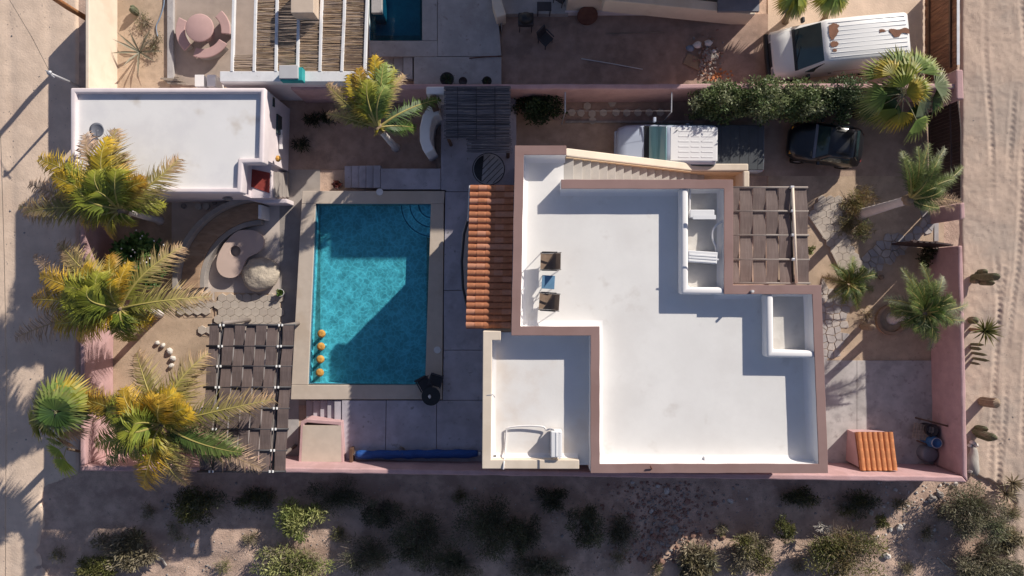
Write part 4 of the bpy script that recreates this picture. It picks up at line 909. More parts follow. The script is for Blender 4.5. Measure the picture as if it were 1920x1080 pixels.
def sling_chair(label):
    t = thing('sling_chair', label, 'chair', (0, 0, 0), 'brown sling chairs on the roof')
    q = MB(); V = []; prof = [(-.30, .40), (-.1, .36), (.12, .35), (.22, .40), (.30, .62), (.36, .86)]
    for x, z in prof: V += [(x, -.27, z), (x, .27, z), (x, -.27, z - .02), (x, .27, z - .02)]
    Fc = []
    for i in range(len(prof) - 1): a = i * 4; Fc += [(a, a + 1, a + 5, a + 4), (a + 2, a + 6, a + 7, a + 3), (a, a + 4, a + 6, a + 2), (a + 1, a + 3, a + 7, a + 5)]
    Fc += [(0, 2, 3, 1), (20, 21, 23, 22)]; part('sling', q.add(V, Fc), 'cloth_brown', t)
    for s_ in (-1, 1):
        y = .29 * s_
        part('armrest', MB().tube([(-.26, y * 1.05, .58), (0, y * 1.05, .60), (.26, y * 1.05, .60)], .025, 6), 'rod_dark', t, True)
        part('back_frame', MB().tube([(.18, y, .36), (.30, y, .62), (.37, y, .88)], .014, 6), 'rod_grey', t, True)
        part('seat_frame', MB().tube([(-.31, y, .40), (.18, y, .35)], .014, 6), 'rod_grey', t, True)
        part('leg', MB().tube([(-.28, y, 0), (-.26, y * 1.05, .58)], .014, 6), 'rod_grey', t, True)
        part('leg', MB().tube([(.36, y, 0), (.1, y, .38)], .014, 6), 'rod_grey', t, True)
    return t
s1 = sling_chair('brown sling chair on the roof terrace above the small blue table'); s1.location = P(1030, 490, ZR + .45) - Vector((0, 0, .44)); s1.rotation_euler = (0, 0, math.radians(-1))
dup(s1, P(1027.5, 565.5, ZR + .45) - Vector((0, 0, .44)), math.radians(-4), 'brown sling chair on the roof terrace below the small blue table')
t = thing('side_table', 'small blue folding table between the two brown roof chairs', 'table', P(1028, 529, ZR))
c = P(1028, 529, ZR + .5)
part('table_top', MB().box((c.x, c.y, ZR + .5), (.44, .46, .025), -.06), 'cloth_blue', t, bev=.008)
for a in (-.2, .2):
    for e in (-.2, .2): part('leg', MB().tube([(c.x + a, c.y + e, ZR), (c.x - a * .6, c.y + e, ZR + .49)], .013, 6), 'rod_grey', t)
# things in the yard corner
t = thing('slatted_panel', 'weathered slatted wooden panel leaning in the yard corner', 'panel', P(1735, 805, 0))
for k in range(7):
    p = P(1719 + k * 4.6, 808 + k * 1.2, .5); part('slat', MB().box((p.x, p.y, .35 + .03 * k), (.085, .62, .03), -.15), 'wood_grey', t)
part('rail', MB().tube([P(1716, 783, .9), P(1777, 799, 1.1)], .035, 6), 'wood_dark', t); part('rail', MB().tube([P(1719, 826, .5), P(1750, 838, .5)], .03, 6), 'wood_dark', t)
p = P(1757, 831, .85); t = thing('plastic_barrel', 'blue plastic barrel standing in the yard corner', 'barrel', (p.x, p.y, .05))
part('body', MB().lathe((p.x, p.y, .05), [(0, 0), (.2, 0), (.23, .2), (.24, .4), (.23, .6), (.2, .78), (.16, .8), (.15, .74), (0, .74)], 24), 'barrel_blue', t, True)
part('rim', MB().tube([(p.x + .2 * math.cos(a), p.y + .2 * math.sin(a), .84) for a in np.linspace(0, 6.284, 25)], .018, 6), 'galv', t, True)
p = P(1751, 808, .75); solo('plastic_tub', MB().lathe((p.x, p.y, .05), [(0, 0), (.2, 0), (.25, .6), (.27, .62), (.22, .58), (0, .3)], 22), 'pot_dark', 'dark plastic tub behind the slatted panel', 'tub', smooth=True)
p = P(1746, 853, .5); solo('round_tank_lid', MB().lathe((p.x, p.y, .05), [(0, .42), (.25, .42), (.33, .38), (.34, 0)], 28), 'dish_grey', 'low dark round tank in the yard corner', 'tank', smooth=True)
# ---------------------------------------------------------------- vehicles (front towards -x)
def loft(secs):
    q = MB(); V = []; m = None
    for x, half in secs:
        ring = [(x, y, z) for y, z in half] + [(x, -y, z) for y, z in half[::-1]]
        m = len(ring); V += ring
    n = len(secs); Fc = [tuple(range(m)), tuple(range((n - 1) * m, n * m))[::-1]]
    for i in range(n - 1):
        for j in range(m): k = (j + 1) % m; Fc.append((i * m + j, i * m + m + j, i * m + m + k, i * m + k))
    return q.add(V, Fc)
def sec(x, wb, wm, wt, z0, zm, zt, cr=.07): return (x, [(wb * .93, z0), (wb, z0 + .12), (wm, zm), (wt + .01, zt - cr), (wt - cr * 1.1, zt), (wt * .5, zt + .012)])
def wheel(t, x, y, r=.34, w=.22):
    wl = part('wheel', MB(), 'rubber', t) if False else None
    s_ = 1 if y > 0 else -1
    q = MB(); n = 22; prof = [(r * .62, -w / 2), (r * .95, -w / 2), (r, -w * .35), (r, w * .35), (r * .95, w / 2), (r * .62, w / 2)]; V = []; Fc = []
    for k in range(n):
        a = 2 * math.pi * k / n; V += [(x + rr * math.cos(a), y + yy, r + rr * math.sin(a)) for rr, yy in prof]
    for k in range(n):
        for j in range(6): Fc.append((k * 6 + j, k * 6 + (j + 1) % 6, ((k + 1) % n) * 6 + (j + 1) % 6, ((k + 1) % n) * 6 + j))
    tyre = part('wheel', q.add(V, Fc), 'rubber', t, True)
    q = MB(); V = [(x + r * .62 * math.cos(2 * math.pi * k / n), y + s_ * w * .3, r + r * .62 * math.sin(2 * math.pi * k / n)) for k in range(n)] + [(x, y + s_ * w * .42, r)]
    part('rim', q.add(V, [(k, (k + 1) % n, n) for k in range(n)]), 'galv', tyre)
def slab(pts, th=.012):     # thin raised panel from a quad/polygon
    pts = [Vector(p) for p in pts]; nrm = (pts[1] - pts[0]).cross(pts[2] - pts[0]).normalized()
    if nrm.z < 0 or (abs(nrm.z) < .05 and False): nrm = -nrm
    n = len(pts); V = [p + nrm * th for p in pts] + [p - nrm * .01 for p in pts]
    return MB().add(V, [tuple(range(n)), tuple(range(n, 2 * n))[::-1]] + [(i, n + i, n + (i + 1) % n, (i + 1) % n) for i in range(n)])
def sideslab(pts, s_, th=.012):
    V = [(p[0], p[1] + s_ * th, p[2]) for p in pts] + [(p[0], p[1] - s_ * .01, p[2]) for p in pts]; n = len(pts)
    return MB().add(V, [tuple(range(n)), tuple(range(n, 2 * n))[::-1]] + [(i, n + i, n + (i + 1) % n, (i + 1) % n) for i in range(n)])

van = thing('van', 'old white cargo van with rusty patches on its ribbed roof', 'van')
zr = 1.9
part('body', loft([sec(-2.46, .80, .82, .66, .42, .62, .74, .05), sec(-2.40, .90, .92, .80, .34, .66, .88, .06), sec(-1.9, .96, .97, .86, .32, .80, 1.02), sec(-1.62, .97, .98, .87, .32, .92, 1.08),
                   sec(-.86, .97, .98, .78, .32, 1.02, zr - .04), sec(-.7, .97, .98, .82, .32, 1.02, zr), sec(.8, .97, .98, .83, .32, 1.02, zr + .015), sec(2.3, .97, .98, .82, .32, 1.02, zr), sec(2.42, .96, .96, .80, .34, 1.0, zr - .06), sec(2.48, .92, .92, .76, .4, .95, 1.5)]), 'white_paint', van, True)
part('windshield', slab([(-1.60, -.80, 1.10), (-1.60, .80, 1.10), (-.90, .73, 1.835), (-.90, -.73, 1.835)], .02), 'glass_dark', van)
part('cowl', slab([(-1.72, -.82, 1.072), (-1.72, .82, 1.072), (-1.60, .81, 1.105), (-1.60, -.81, 1.105)], .012), 'black_plastic', van)
for y0 in (-.45, .2): part('wiper', MB().tube([(-1.64, y0, 1.12), (-1.50, y0 + .5, 1.24)], .012, 5), 'black_plastic', van)
for k in range(9):
    y = -.66 + k * .165; part('roof_rib', MB().box((.82, y, zr + .022), (2.95, .022, .02)), 'white_paint', van, bev=.006)
def patch(c, pts): return slab([(p[0], p[1], zr + .036) for p in wobble([Vector((x, y)) for x, y in pts], .025, .014, True, len(pts))], .004)
part('rust_patch', patch((0, 0), [(-.66, .55), (-.50, .62), (-.36, .60), (-.26, .50), (-.34, .42), (-.30, .30), (-.40, .16), (-.50, .02), (-.62, -.02), (-.68, .2)]), 'rust', van)
part('rust_patch', patch((0, 0), [(-.66, -.10), (-.55, -.05), (-.40, -.08), (-.33, -.18), (-.42, -.26), (-.60, -.28), (-.66, -.22)]), 'rust', van)
part('rust_patch', patch((0, 0), [(-.60, -.36), (-.45, -.36), (-.45, -.46), (-.60, -.46)]), 'rust', van)
part('rust_patch', patch((0, 0), [(1.25, .22), (1.36, .22), (1.52, .15), (1.40, .12), (1.24, .10)]), 'rust', van)
part('rust_patch', patch((0, 0), [(1.62, .20), (1.80, .20), (1.98, .13), (2.15, .20), (2.30, .18), (2.38, .10), (2.38, -.04), (2.25, -.02), (2.10, .03), (1.98, -.12), (1.80, -.13), (1.72, -.02), (1.64, .08)]), 'rust', van)
for s_ in (-1, 1):
    part('side_window', sideslab([(-1.35, s_ * .905, 1.12), (-.35, s_ * .935, 1.12), (-.35, s_ * .80, 1.68), (-.88, s_ * .795, 1.70)], s_, .02), 'glass_dark', van)
    part('side_panel', sideslab([(-.2, s_ * .975, .98), (2.2, s_ * .975, .98), (2.2, s_ * .955, 1.1), (-.2, s_ * .955, 1.1)], s_, .012), 'van_primer', van)
    m_ = part('mirror', MB().box((-1.28, s_ * 1.12, 1.16), (.12, .2, .2)), 'black_plastic', van, bev=.03)
    for x in (-1.62, 1.5): wheel(van, x, s_ * .86)
    part('headlight', MB().box((-2.43, s_ * .68, .70), (.08, .26, .16)), 'galv', van, bev=.02)
    part('door_handle', MB().box((-.30, s_ * .985, .92), (.12, .03, .04)), 'black_plastic', van)
    part('tail_light', MB().box((2.47, s_ * .86, .9), (.04, .12, .35)), 'mat_red', van, bev=.01)
part('front_bumper', MB().box((-2.5, 0, .46), (.2, 1.86, .24)), 'black_plastic', van, bev=.07, seg=3)
part('rear_bumper', MB().box((2.52, 0, .5), (.14, 1.8, .18)), 'black_plastic', van, bev=.04)
part('grille', MB().box((-2.465, 0, .68), (.05, .95, .16)), 'rod_dark', van)
part('rear_door_window', MB().box((2.462, 0, 1.35), (.02, 1.1, .35)), 'glass_dark', van)
cR = P(1628, 69, zr); ang = math.atan2(17, 184)
van.rotation_euler = (0, 0, ang); van.location = (cR.x - .83 * math.cos(ang), cR.y - .83 * math.sin(ang), .02)

pu = thing('pickup_truck', 'silver pickup truck with a dark bed cover beside the roof stairs', 'pickup')
zc = 1.68
part('body', loft([sec(-2.88, .60, .62, .50, .45, .68, .84, .05), sec(-2.80, .80, .82, .70, .36, .74, .96, .06), sec(-2.5, .90, .91, .82, .34, .82, 1.04), sec(-1.75, .92, .93, .85, .34, .9, 1.12), sec(-1.66, .92, .93, .85, .34, .92, 1.14),
                   sec(-1.08, .92, .93, .70, .34, 1.0, zc - .04), sec(-.95, .92, .93, .715, .34, 1.0, zc), sec(.75, .92, .93, .71, .34, 1.0, zc), sec(.86, .92, .93, .70, .34, 1.0, zc - .05), sec(.92, .92, .93, .80, .34, .95, 1.10), sec(2.85, .92, .93, .88, .38, .92, 1.10, .03), sec(2.9, .90, .91, .86, .42, .9, 1.07, .03)]), 'silver_paint', pu, True)
part('roof_panel', slab([(-.93, -.64, zc + .004), (-.93, .64, zc + .004), (.84, .64, zc + .004), (.84, -.64, zc + .004)], .02), 'white_cap', pu, bev=.01)
for k in range(6):
    for x0_, x1_ in ((-.62, -.22), (-.14, .18), (.26, .7)): part('roof_rib', MB().box(((x0_ + x1_) / 2, -.50 + k * .2, zc + .03), (x1_ - x0_, .05, .010)), 'white_cap', pu, bev=.008)
part('windshield', slab([(-1.64, -.79, 1.19), (-1.64, .79, 1.19), (-1.08, .68, 1.665), (-1.08, -.68, 1.665)], .025), 'glass_teal', pu)
part('cowl', slab([(-1.84, -.83, 1.118), (-1.84, .83, 1.118), (-1.62, .80, 1.168), (-1.62, -.80, 1.168)], .014), 'black_plastic', pu)
part('hood_line', MB().box((-2.0, 0, 1.098), (.02, 1.5, .012)), 'rod_dark', pu)
part('bed_cover', MB().box((1.9, 0, 1.115), (1.96, 1.76, .05)), 'tonneau', pu, bev=.02)
for k in range(5): part('cover_seam', MB().box((1.20 + k * .36, 0, 1.143), (.012, 1.72, .006)), 'rod_dark', pu)
part('cab_spoiler', MB().box((.84, 0, zc - .02), (.1, 1.3, .06)), 'white_cap', pu, bev=.02)
part('antenna', MB().tube([(-.7, .5, zc), (-.7, .5, zc + .06)], .02, 6), 'black_plastic', pu)
for s_ in (-1, 1):
    part('side_window', sideslab([(-1.4, s_ * .87, 1.16), (.9, s_ * .87, 1.16), (.8, s_ * .765, 1.52), (-.98, s_ * .765, 1.52)], s_, .02), 'glass_dark', pu)
    part('mirror', MB().box((-1.45, s_ * 1.05, 1.18), (.12, .2, .14)), 'silver_paint', pu, bev=.03)
    for x in (-1.95, 1.75): wheel(pu, x, s_ * .82, .37, .24)
    part('headlight', MB().box((-2.76, s_ * .62, .80), (.12, .28, .14)), 'galv', pu, bev=.02)
    part('door_handle', MB().box((-.1, s_ * .935, .98), (.14, .03, .04)), 'chrome', pu)
    part('tail_light', MB().box((2.9, s_ * .84, .9), (.03, .1, .25)), 'mat_red', pu)
part('front_bumper', MB().box((-2.85, 0, .52), (.16, 1.5, .22)), 'silver_paint', pu, bev=.07, seg=3)
part('rear_bumper', MB().box((2.94, 0, .55), (.12, 1.7, .16)), 'chrome', pu, bev=.03)
cR = P(1297, 276, zc); pu.location = (P(1433, 276, 1.12).x - 2.9, P(0, 276, 1.12).y, .02); pu.rotation_euler = (0, 0, -.008)

bg_ = thing('compact_car', 'small black car parked nose left under the hedge', 'car')
zk_ = 1.32
part('body', loft([sec(-1.50, .38, .40, .30, .36, .5, .58, .04), sec(-1.42, .58, .60, .50, .30, .55, .68, .05), sec(-1.15, .74, .76, .66, .27, .62, .80), sec(-.62, .79, .80, .72, .27, .68, .88), sec(-.50, .79, .80, .72, .27, .70, .90), sec(-.12, .79, .80, .60, .27, .72, zk_ - .05), sec(.02, .79, .80, .61, .27, .72, zk_), sec(.75, .79, .80, .60, .27, .72, zk_ - .01), sec(.88, .78, .80, .58, .27, .72, zk_ - .08), sec(1.16, .77, .78, .66, .28, .70, .92), sec(1.34, .70, .72, .58, .30, .66, .84), sec(1.42, .55, .58, .48, .36, .6, .74)]), 'buggy_black', bg_, True)
part('windshield', slab([(-.48, -.64, .925), (-.48, .64, .925), (-.15, .53, 1.25), (-.15, -.53, 1.25)], .015), 'glass_dark', bg_)
part('rear_window', slab([(.90, -.52, 1.23), (.90, .52, 1.23), (1.14, .6, .945), (1.14, -.6, .945)], .015), 'glass_dark', bg_)
part('cowl', slab([(-.60, -.68, .89), (-.60, .68, .89), (-.50, .66, .915), (-.50, -.66, .915)], .01), 'dish_grey', bg_)
part('hood_seam', MB().box((-.66, 0, .875), (.012, 1.2, .02)), 'rod_dark', bg_)
for s_ in (-1, 1):
    part('side_window', sideslab([(-.30, s_ * .74, .93), (.85, s_ * .74, .93), (.74, s_ * .645, 1.2), (-.08, s_ * .645, 1.2)], s_, .015), 'glass_dark', bg_)
    for x in (-.95, .88): wheel(bg_, x, s_ * .68, .29, .2)
    part('turn_light', MB().box((-1.40, s_ * .48, .62), (.08, .14, .07)), 'amber', bg_, bev=.015)
    part('mirror', MB().box((-.38, s_ * .86, .93), (.1, .14, .1)), 'buggy_black', bg_, bev=.02)
    part('tail_light', MB().box((1.38, s_ * .5, .70), (.05, .14, .1)), 'mat_red', bg_, bev=.01)
part('rear_bumper', MB().box((1.42, 0, .5), (.12, 1.15, .14)), 'chrome', bg_, bev=.03)
part('roof_rack', MB().tube([(.1, -.45, zk_ + .06), (.7, -.45, zk_ + .06), (.7, .45, zk_ + .06), (.1, .45, zk_ + .06)], .015, 6), 'rod_dark', bg_, True)
bg_.location = P(1553, 269, .8) - Vector((0, 0, .8)); bg_.rotation_euler = (0, 0, -.12)

# ---------------------------------------------------------------- paths made of single stones
def hexmesh(r, mat, h=.05):
    q = MB().prism([(r * math.cos(a), r * math.sin(a)) for a in [math.pi / 6 + k * math.pi / 3 for k in range(6)]], -.02, h); return q.mesh('paver', mat, bev=.006, seg=1)
hr = .195; hm = [hexmesh(hr - .006, 'paver'), hexmesh(hr - .006, 'paver_b')]
def hexpath(name, poly, zbase):
    root = struct(name, MB().ppx(poly, -.04, zbase), 'garden_soil')
    pw = [P(x, y, zbase) for x, y in poly]; pl_ = [(p.x, p.y) for p in pw]
    x0_, x1_ = min(p[0] for p in pl_), max(p[0] for p in pl_); y0_, y1_ = min(p[1] for p in pl_), max(p[1] for p in pl_)
    dx = hr * math.sqrt(3); dy = hr * 1.5; j = 0; y = y0_
    while y <= y1_:
        x = x0_ + (dx / 2 if j % 2 else 0)
        while x <= x1_:
            if inside(x, y, pl_):
                o = link('paver', hm[R.random() < .4], root, (x, y, zbase + .012 + R.uniform(-.003, .003))); o.rotation_euler = (R.uniform(-.012, .012), R.uniform(-.012, .012), R.uniform(-.02, .02))
            x += dx
        y += dy; j += 1
hexpath('paver_path', [(1517, 398), (1545, 368), (1568, 362), (1578, 400), (1590, 445), (1618, 492), (1604, 522), (1575, 507), (1560, 465), (1548, 445)], .02)
hexpath('paver_path', [(402, 547), (527, 552), (527, 612), (404, 612)], .022)
hexpath('paver_path', [(333, 568), (398, 550), (398, 594), (345, 596)], .022)
hexpath('paver_path', [(372, 612), (396, 612), (396, 632), (378, 630)], .022)
solo('path_kerb', MB().strip([P(1517, 402, .09), P(1547, 446, .09)], .05, .05, 0, .09), 'paver_b', 'upper pale kerb stone along the hexagonal paving', 'kerb', 'hexagonal path kerbs', bev=.01)
solo('path_kerb', MB().strip([P(1560, 470, .09), P(1580, 512, .09)], .05, .05, 0, .09), 'paver_b', 'lower pale kerb stone along the hexagonal paving', 'kerb', 'hexagonal path kerbs', bev=.01)
hx = hexmesh(.165, 'paver_b')
sp = struct('stepping_path', MB().ppx([(1062, 205), (1250, 205), (1250, 217), (1062, 217)], -.02, .016), 'dark_soil')
for x, y in [(1072, 211), (1089, 212), (1110, 213.5), (1131, 211.5), (1155, 211), (1175, 211.5), (1196, 211), (1217, 211), (1238, 211), (1101, 199), (1148, 193), (1111, 226)]:
    o = link('paver', hx, sp, P(x, y, .04) + Vector((0, 0, -.015))); o.rotation_euler = (0, 0, R.random())
fm = ['flagstone', 'flagstone_b', 'flagstone_c']
def flagpath(name, poly, size, seed):
    rg = random.Random(seed); root = struct(name, MB().ppx(poly, -.04, .018), 'garden_soil')
    pl_ = [tuple(P(x, y, .018).xy) for x, y in poly]; x0_, x1_ = min(p[0] for p in pl_), max(p[0] for p in pl_); y0_, y1_ = min(p[1] for p in pl_), max(p[1] for p in pl_)
    sd = []; y = y0_ - size
    while y < y1_ + size:
        x = x0_ - size
        while x < x1_ + size: sd.append((x + rg.uniform(-.4, .4) * size, y + rg.uniform(-.4, .4) * size)); x += size
        y += size
    for i, s_ in enumerate(sd):
        if not inside(s_[0], s_[1], pl_): continue
        cell = [(s_[0] + a * size * 1.6, s_[1] + b_ * size * 1.6) for a, b_ in ((-1, -1), (1, -1), (1, 1), (-1, 1))]
        for j, t_ in enumerate(sd):
            if j == i or abs(t_[0] - s_[0]) > 3 * size or abs(t_[1] - s_[1]) > 3 * size: continue
            nx, ny = t_[0] - s_[0], t_[1] - s_[1]; l_ = math.hypot(nx, ny); nx /= l_; ny /= l_; lim = nx * (s_[0] + t_[0]) / 2 + ny * (s_[1] + t_[1]) / 2 - .014
            out = []
            for k in range(len(cell)):
                a, b_ = cell[k], cell[(k + 1) % len(cell)]; da = nx * a[0] + ny * a[1] - lim; db = nx * b_[0] + ny * b_[1] - lim
                if da <= 0: out.append(a)
                if da * db < 0: f = da / (da - db); out.append((a[0] + (b_[0] - a[0]) * f, a[1] + (b_[1] - a[1]) * f))
            cell = out
            if len(cell) < 3: break
        if len(cell) < 3: continue
        part('stone', MB().prism(cell, -.01, .045 + rg.uniform(-.008, .012)), rg.choice(fm), root, bev=.008, seg=1)
flagpath('flagstone_path', [(1758, 392), (1758, 415), (1715, 458), (1680, 478), (1655, 498), (1632, 514), (1606, 490), (1635, 465), (1662, 445), (1695, 432), (1728, 420), (1730, 392)], .31, 2)
flagpath('flagstone_path', [(1528, 542), (1612, 538), (1602, 570), (1586, 600), (1578, 675), (1528, 675)], .30, 3)
# trellis posts by the stepping stones
for k, (x, lab) in enumerate(((1060, 'thin grey trellis post at the left end of the stepping stones'), (1260, 'thin grey trellis post at the right end of the stepping stones'))):
    a = P(x, 172, 1.9); solo('trellis_post', MB().tube([(a.x, a.y, 1.85), (a.x, a.y - .75, 1.8), (a.x, a.y - .78, 0)], .025, 6), 'galv', lab, 'post', 'trellis posts')
solo('trellis_wire', MB().tube([P(1060, 208, 1.8), P(1260, 208, 1.8)], .006, 4), 'galv', 'thin wire strung between the two trellis posts', 'wire')

# ---------------------------------------------------------------- street pole, wires, post at the top left
po_ = thing('utility_pole', 'grey steel utility pole at the corner of the guest house', 'pole', P(152, 162, 0))
b0 = P(160, 167, 0); tp = P(95, 138, 2.6); tp = Vector((b0.x - .42, b0.y + .1, 2.9)); tp = P(95, 138, 2.3)
part('shaft', MB().tube([b0, b0.lerp(tp, .5), tp], [.06, .055, .045], 8), 'galv', po_, True)
part('cap', MB().rock(tp + Vector((-.03, .02, .02)), (.10, .10, .08), 2, .3, 10, 7), 'galv', po_, True)
part('bracket', MB().tube([tp + Vector((-.18, .12, 0)), tp + Vector((.16, -.16, .02))], .025, 6), 'galv', po_)
solo('overhead_wire', MB().tube([tp, P(60, 70, 2.4), P(15, -5, 2.6)], .010, 4), 'wire', 'thin wire running from the steel pole to the top left corner', 'wire')
solo('overhead_wire', MB().tube([P(1, 250, 3), P(8, 480, 2.9), P(12, 700, 2.9), P(10, 1100, 3)], .010, 4), 'wire', 'long thin wire running down the left edge of the dirt road', 'wire')
solo('timber_pole', MB().tube([P(165, 36, .8), P(128, 14, 2.0), P(95, -8, 3.2), P(40, -45, 5.0)], [.11, .11, .10, .09], 10), 'pole_wood', 'orange brown timber pole leaning over the cream wall at the top', 'pole', smooth=True)
cable('blue grey hose hanging beside the neighbour table patio', [P(308, -10, .05), P(307, 10, .05), P(300, 33, .05), P(293, 50, .05), P(296, 70, .05)], .025, 'hose_blue', 'garden_hose')
# grey log by the wall corner
q = MB(); a = P(1827, 836, .3); c = P(1829, 893, .25)
pts = [a.lerp(c, k / 8) + Vector((.05 * math.sin(k), 0, 0)) for k in range(9)]
lg = thing('weathered_log', 'grey weathered log with a pale knobbly end beside the wall corner', 'log', (a.lerp(c, .5).x, a.lerp(c, .5).y, 0))
part('trunk', MB().tube([(p.x, p.y, .16) for p in pts], [.08, .13, .16, .2, .23, .24, .22, .18, .08], 12), 'log_grey', lg, True)
for k, (dx, dy, r_) in enumerate(((-.03, .12, .12), (.12, .02, .09), (-.14, .0, .09), (-.12, -1.05, .1))): part('knob', MB().rock((a.x + dx, a.y + dy, .22), (r_, r_ * .8, r_), k + 3, .4, 10, 7), 'stone_pale', lg, True)
# ---------------------------------------------------------------- palms
def lerp3(a, b, t): return tuple(a[i] + (b[i] - a[i]) * t for i in range(3))
GREEN, OLIVE, YELLOW, BROWN, DGREEN = (.11, .185, .03), (.25, .265, .04), (.64, .42, .035), (.46, .31, .19), (.04, .085, .032)
PAL = {'g': ((.15, .215, .032), (.36, .345, .045)), 'd': (DGREEN, GREEN), 'y': (OLIVE, YELLOW), 'Y': (YELLOW, (.55, .36, .05)), 'b': (OLIVE, BROWN), 'B': (BROWN, (.46, .33, .24)), 'o': (OLIVE, (.44, .24, .03)), 'p': ((.13, .22, .045), (.30, .36, .10)), 's': ((.17, .22, .11), (.32, .35, .22))}
PAL['h'] = ((.075, .13, .03), (.17, .215, .06)); PAL['q'] = ((.09, .15, .04), (.22, .26, .09))
def frond(O, T, up, lat, L_, n, key, seed, droop=.26, fwd=.8, w=.026, rach=.032, fold=0.):
    rg = random.Random(seed); q = MB(); O = Vector(O); T = Vector(T); d = T - O; side0 = Vector((-d.y, d.x, 0)).normalized()
    C = O.lerp(T, .5) + Vector((0, 0, up)) + side0 * lat; base, tip = PAL[key]
    B = lambda u: O * (1 - u) ** 2 + C * 2 * u * (1 - u) + T * u * u
    D = lambda u: ((C - O) * 2 * (1 - u) + (T - C) * 2 * u).normalized()
    rc = lerp3(base, (.62, .50, .18), .7) if key not in 'B' else (.42, .30, .17)
    q.tube([B(k / 10) for k in range(11)], [rach * (1.5 - 1.35 * k / 10) for k in range(11)], 5, True, rc)
    for i in range(n):
        u = .10 + .90 * (i + rg.random() * .5) / n; p = B(u); t = D(u); sd = t.cross(Vector((0, 0, 1))).normalized(); upv = sd.cross(t)
        pr = max(.12, math.sin(math.pi * min(1, .16 + .80 * u)) ** .7)
        for s_ in (-1, 1):
            if rg.random() < .07: continue
            l = L_ * pr * rg.uniform(.72, 1.15) * (.55 if rg.random() < .06 else 1); f = fwd * rg.uniform(.65, 1.35)
            dr = (sd * s_ * (1 - fold * .4) + t * f + upv * (.12 - .16 * rg.random() + fold)).normalized()
            m_ = p + dr * l * .5; e = p + dr * l + Vector((0, 0, -droop * l * rg.uniform(.6, 1.4))) + Vector((rg.uniform(-.08, .08), rg.uniform(-.08, .08), rg.uniform(-.06, .03)))
            ww = t * w * rg.uniform(.8, 1.2); cu = max(0, min(1, (u - .2) * 1.15 + rg.uniform(-.18, .18)))
            c0 = lerp3(base, tip, cu * .8); c1 = lerp3(base, tip, min(1, cu + .15)); c2 = lerp3(c1, BROWN, .35 if key in 'yYob' else .1); k_ = rg.uniform(.6, 1.3)
            q.add([p - ww, p + ww, m_ + ww * .9, m_ - ww * .9, e], [(0, 1, 2, 3), (3, 2, 4)], [tuple(x * k_ for x in c) for c in (c0, c0, c1, c1, c2)])
    return q
def trunk(base, top, r0, r1, bend=(0, 0), n=9, rings=True):
    base = Vector(base); top = Vector(top); pts = []; rs = []
    for k in range(n * 3 + 1):
        u = k / (n * 3); p = base.lerp(top, u) + Vector((bend[0], bend[1], 0)) * math.sin(math.pi * u); pts.append(p); rs.append((r0 + (r1 - r0) * min(1, u * 1.3) + (r0 * .35 * max(0, 1 - u * 9))) * (1.04 if rings and k % 3 == 0 else 1))
    return MB().tube(pts, rs, 12)
def palm(label, basepx, opx, zc, fronds, mat='trunk_white', r=.14, cat='palm tree', name='coconut_palm', group='coconut palms', L_=.84, n=72, crown=True, extra=.35, seed=1, **kw):
    b0 = P(*basepx, 0); O = P(*opx, zc); t = thing(name, label, cat, b0, group)
    part('trunk', trunk(b0, O - Vector((0, 0, .15)), r, r * .75), mat, t, True)
    if crown: part('crown_shaft', MB().rock(O - Vector((0, 0, .15)), (.2, .2, .28), seed, .3, 12, 8), 'trunk_brown', t, True)
    for k, f in enumerate(fronds):
        tx, ty, key = f[:3]; tz = f[3] if len(f) > 3 else zc - .35
        if name == 'date_palm': key = {'g': 'h', 'p': 'q'}.get(key, key)
        tx, ty = tx, ty; up = f[4] if len(f) > 4 else .75; lat = f[5] if len(f) > 5 else R.uniform(-.25, .25)
        sc = f[6] if len(f) > 6 else 1.
        T = P(tx, ty, tz); st_ = O + (T - O).normalized() * .08 + Vector((0, 0, .05))
        part('frond', frond(st_, T, up, lat, L_ * sc, n, key, seed * 100 + k, **kw), 'dry_leaf' if key == 'B' else 'leaf', t)
        if extra and R.random() < extra:
            T2 = P(tx + R.uniform(-14, 14), ty + R.uniform(-14, 14), tz + R.uniform(.1, .5)); T2 = O.lerp(T2, R.uniform(.6, .95))
            part('frond', frond(st_, T2, up * .8, -lat, L_ * sc, n, 'h' if key in 'qsB' else key, seed * 100 + 50 + k, **kw), 'leaf', t)
    return t
palm('yellowing coconut palm leaning over the guest house roof', (300, 414), (226, 394), 3.5, [
    (336, 298, 'b', 3.4, .5, -.3), (217, 242, 'b', 3.7, .6, .1), (203, 258, 'y', 4.1, .9, .35), (160, 252, 'B', 3.3, .7, .2), (124, 306, 'g', 4.0, .8, .2, .6), (72, 298, 'y', 3.6, .8, -.5), (55, 345, 'B', 2.9, .8, .1), (35, 388, 'b', 2.8, .9, .2),
    (100, 330, 'y', 3.9, .9, -.2), (150, 408, 'y', 3.0, .8, .3, .7), (205, 443, 'y', 2.7, .8, .1, .6), (250, 425, 'g', 2.9, .5, 0, .5), (180, 320, 'g', 4.4, .8, .2), (218, 318, 'g', 4.5, .7, -.2), (265, 330, 'o', 4.2, .6, -.3, .7), (150, 350, 'g', 4.2, .8, .4), (310, 385, 'g', 2.8, .6, .2, .7), (195, 285, 'Y', 3.6, .7, .4)], seed=3)
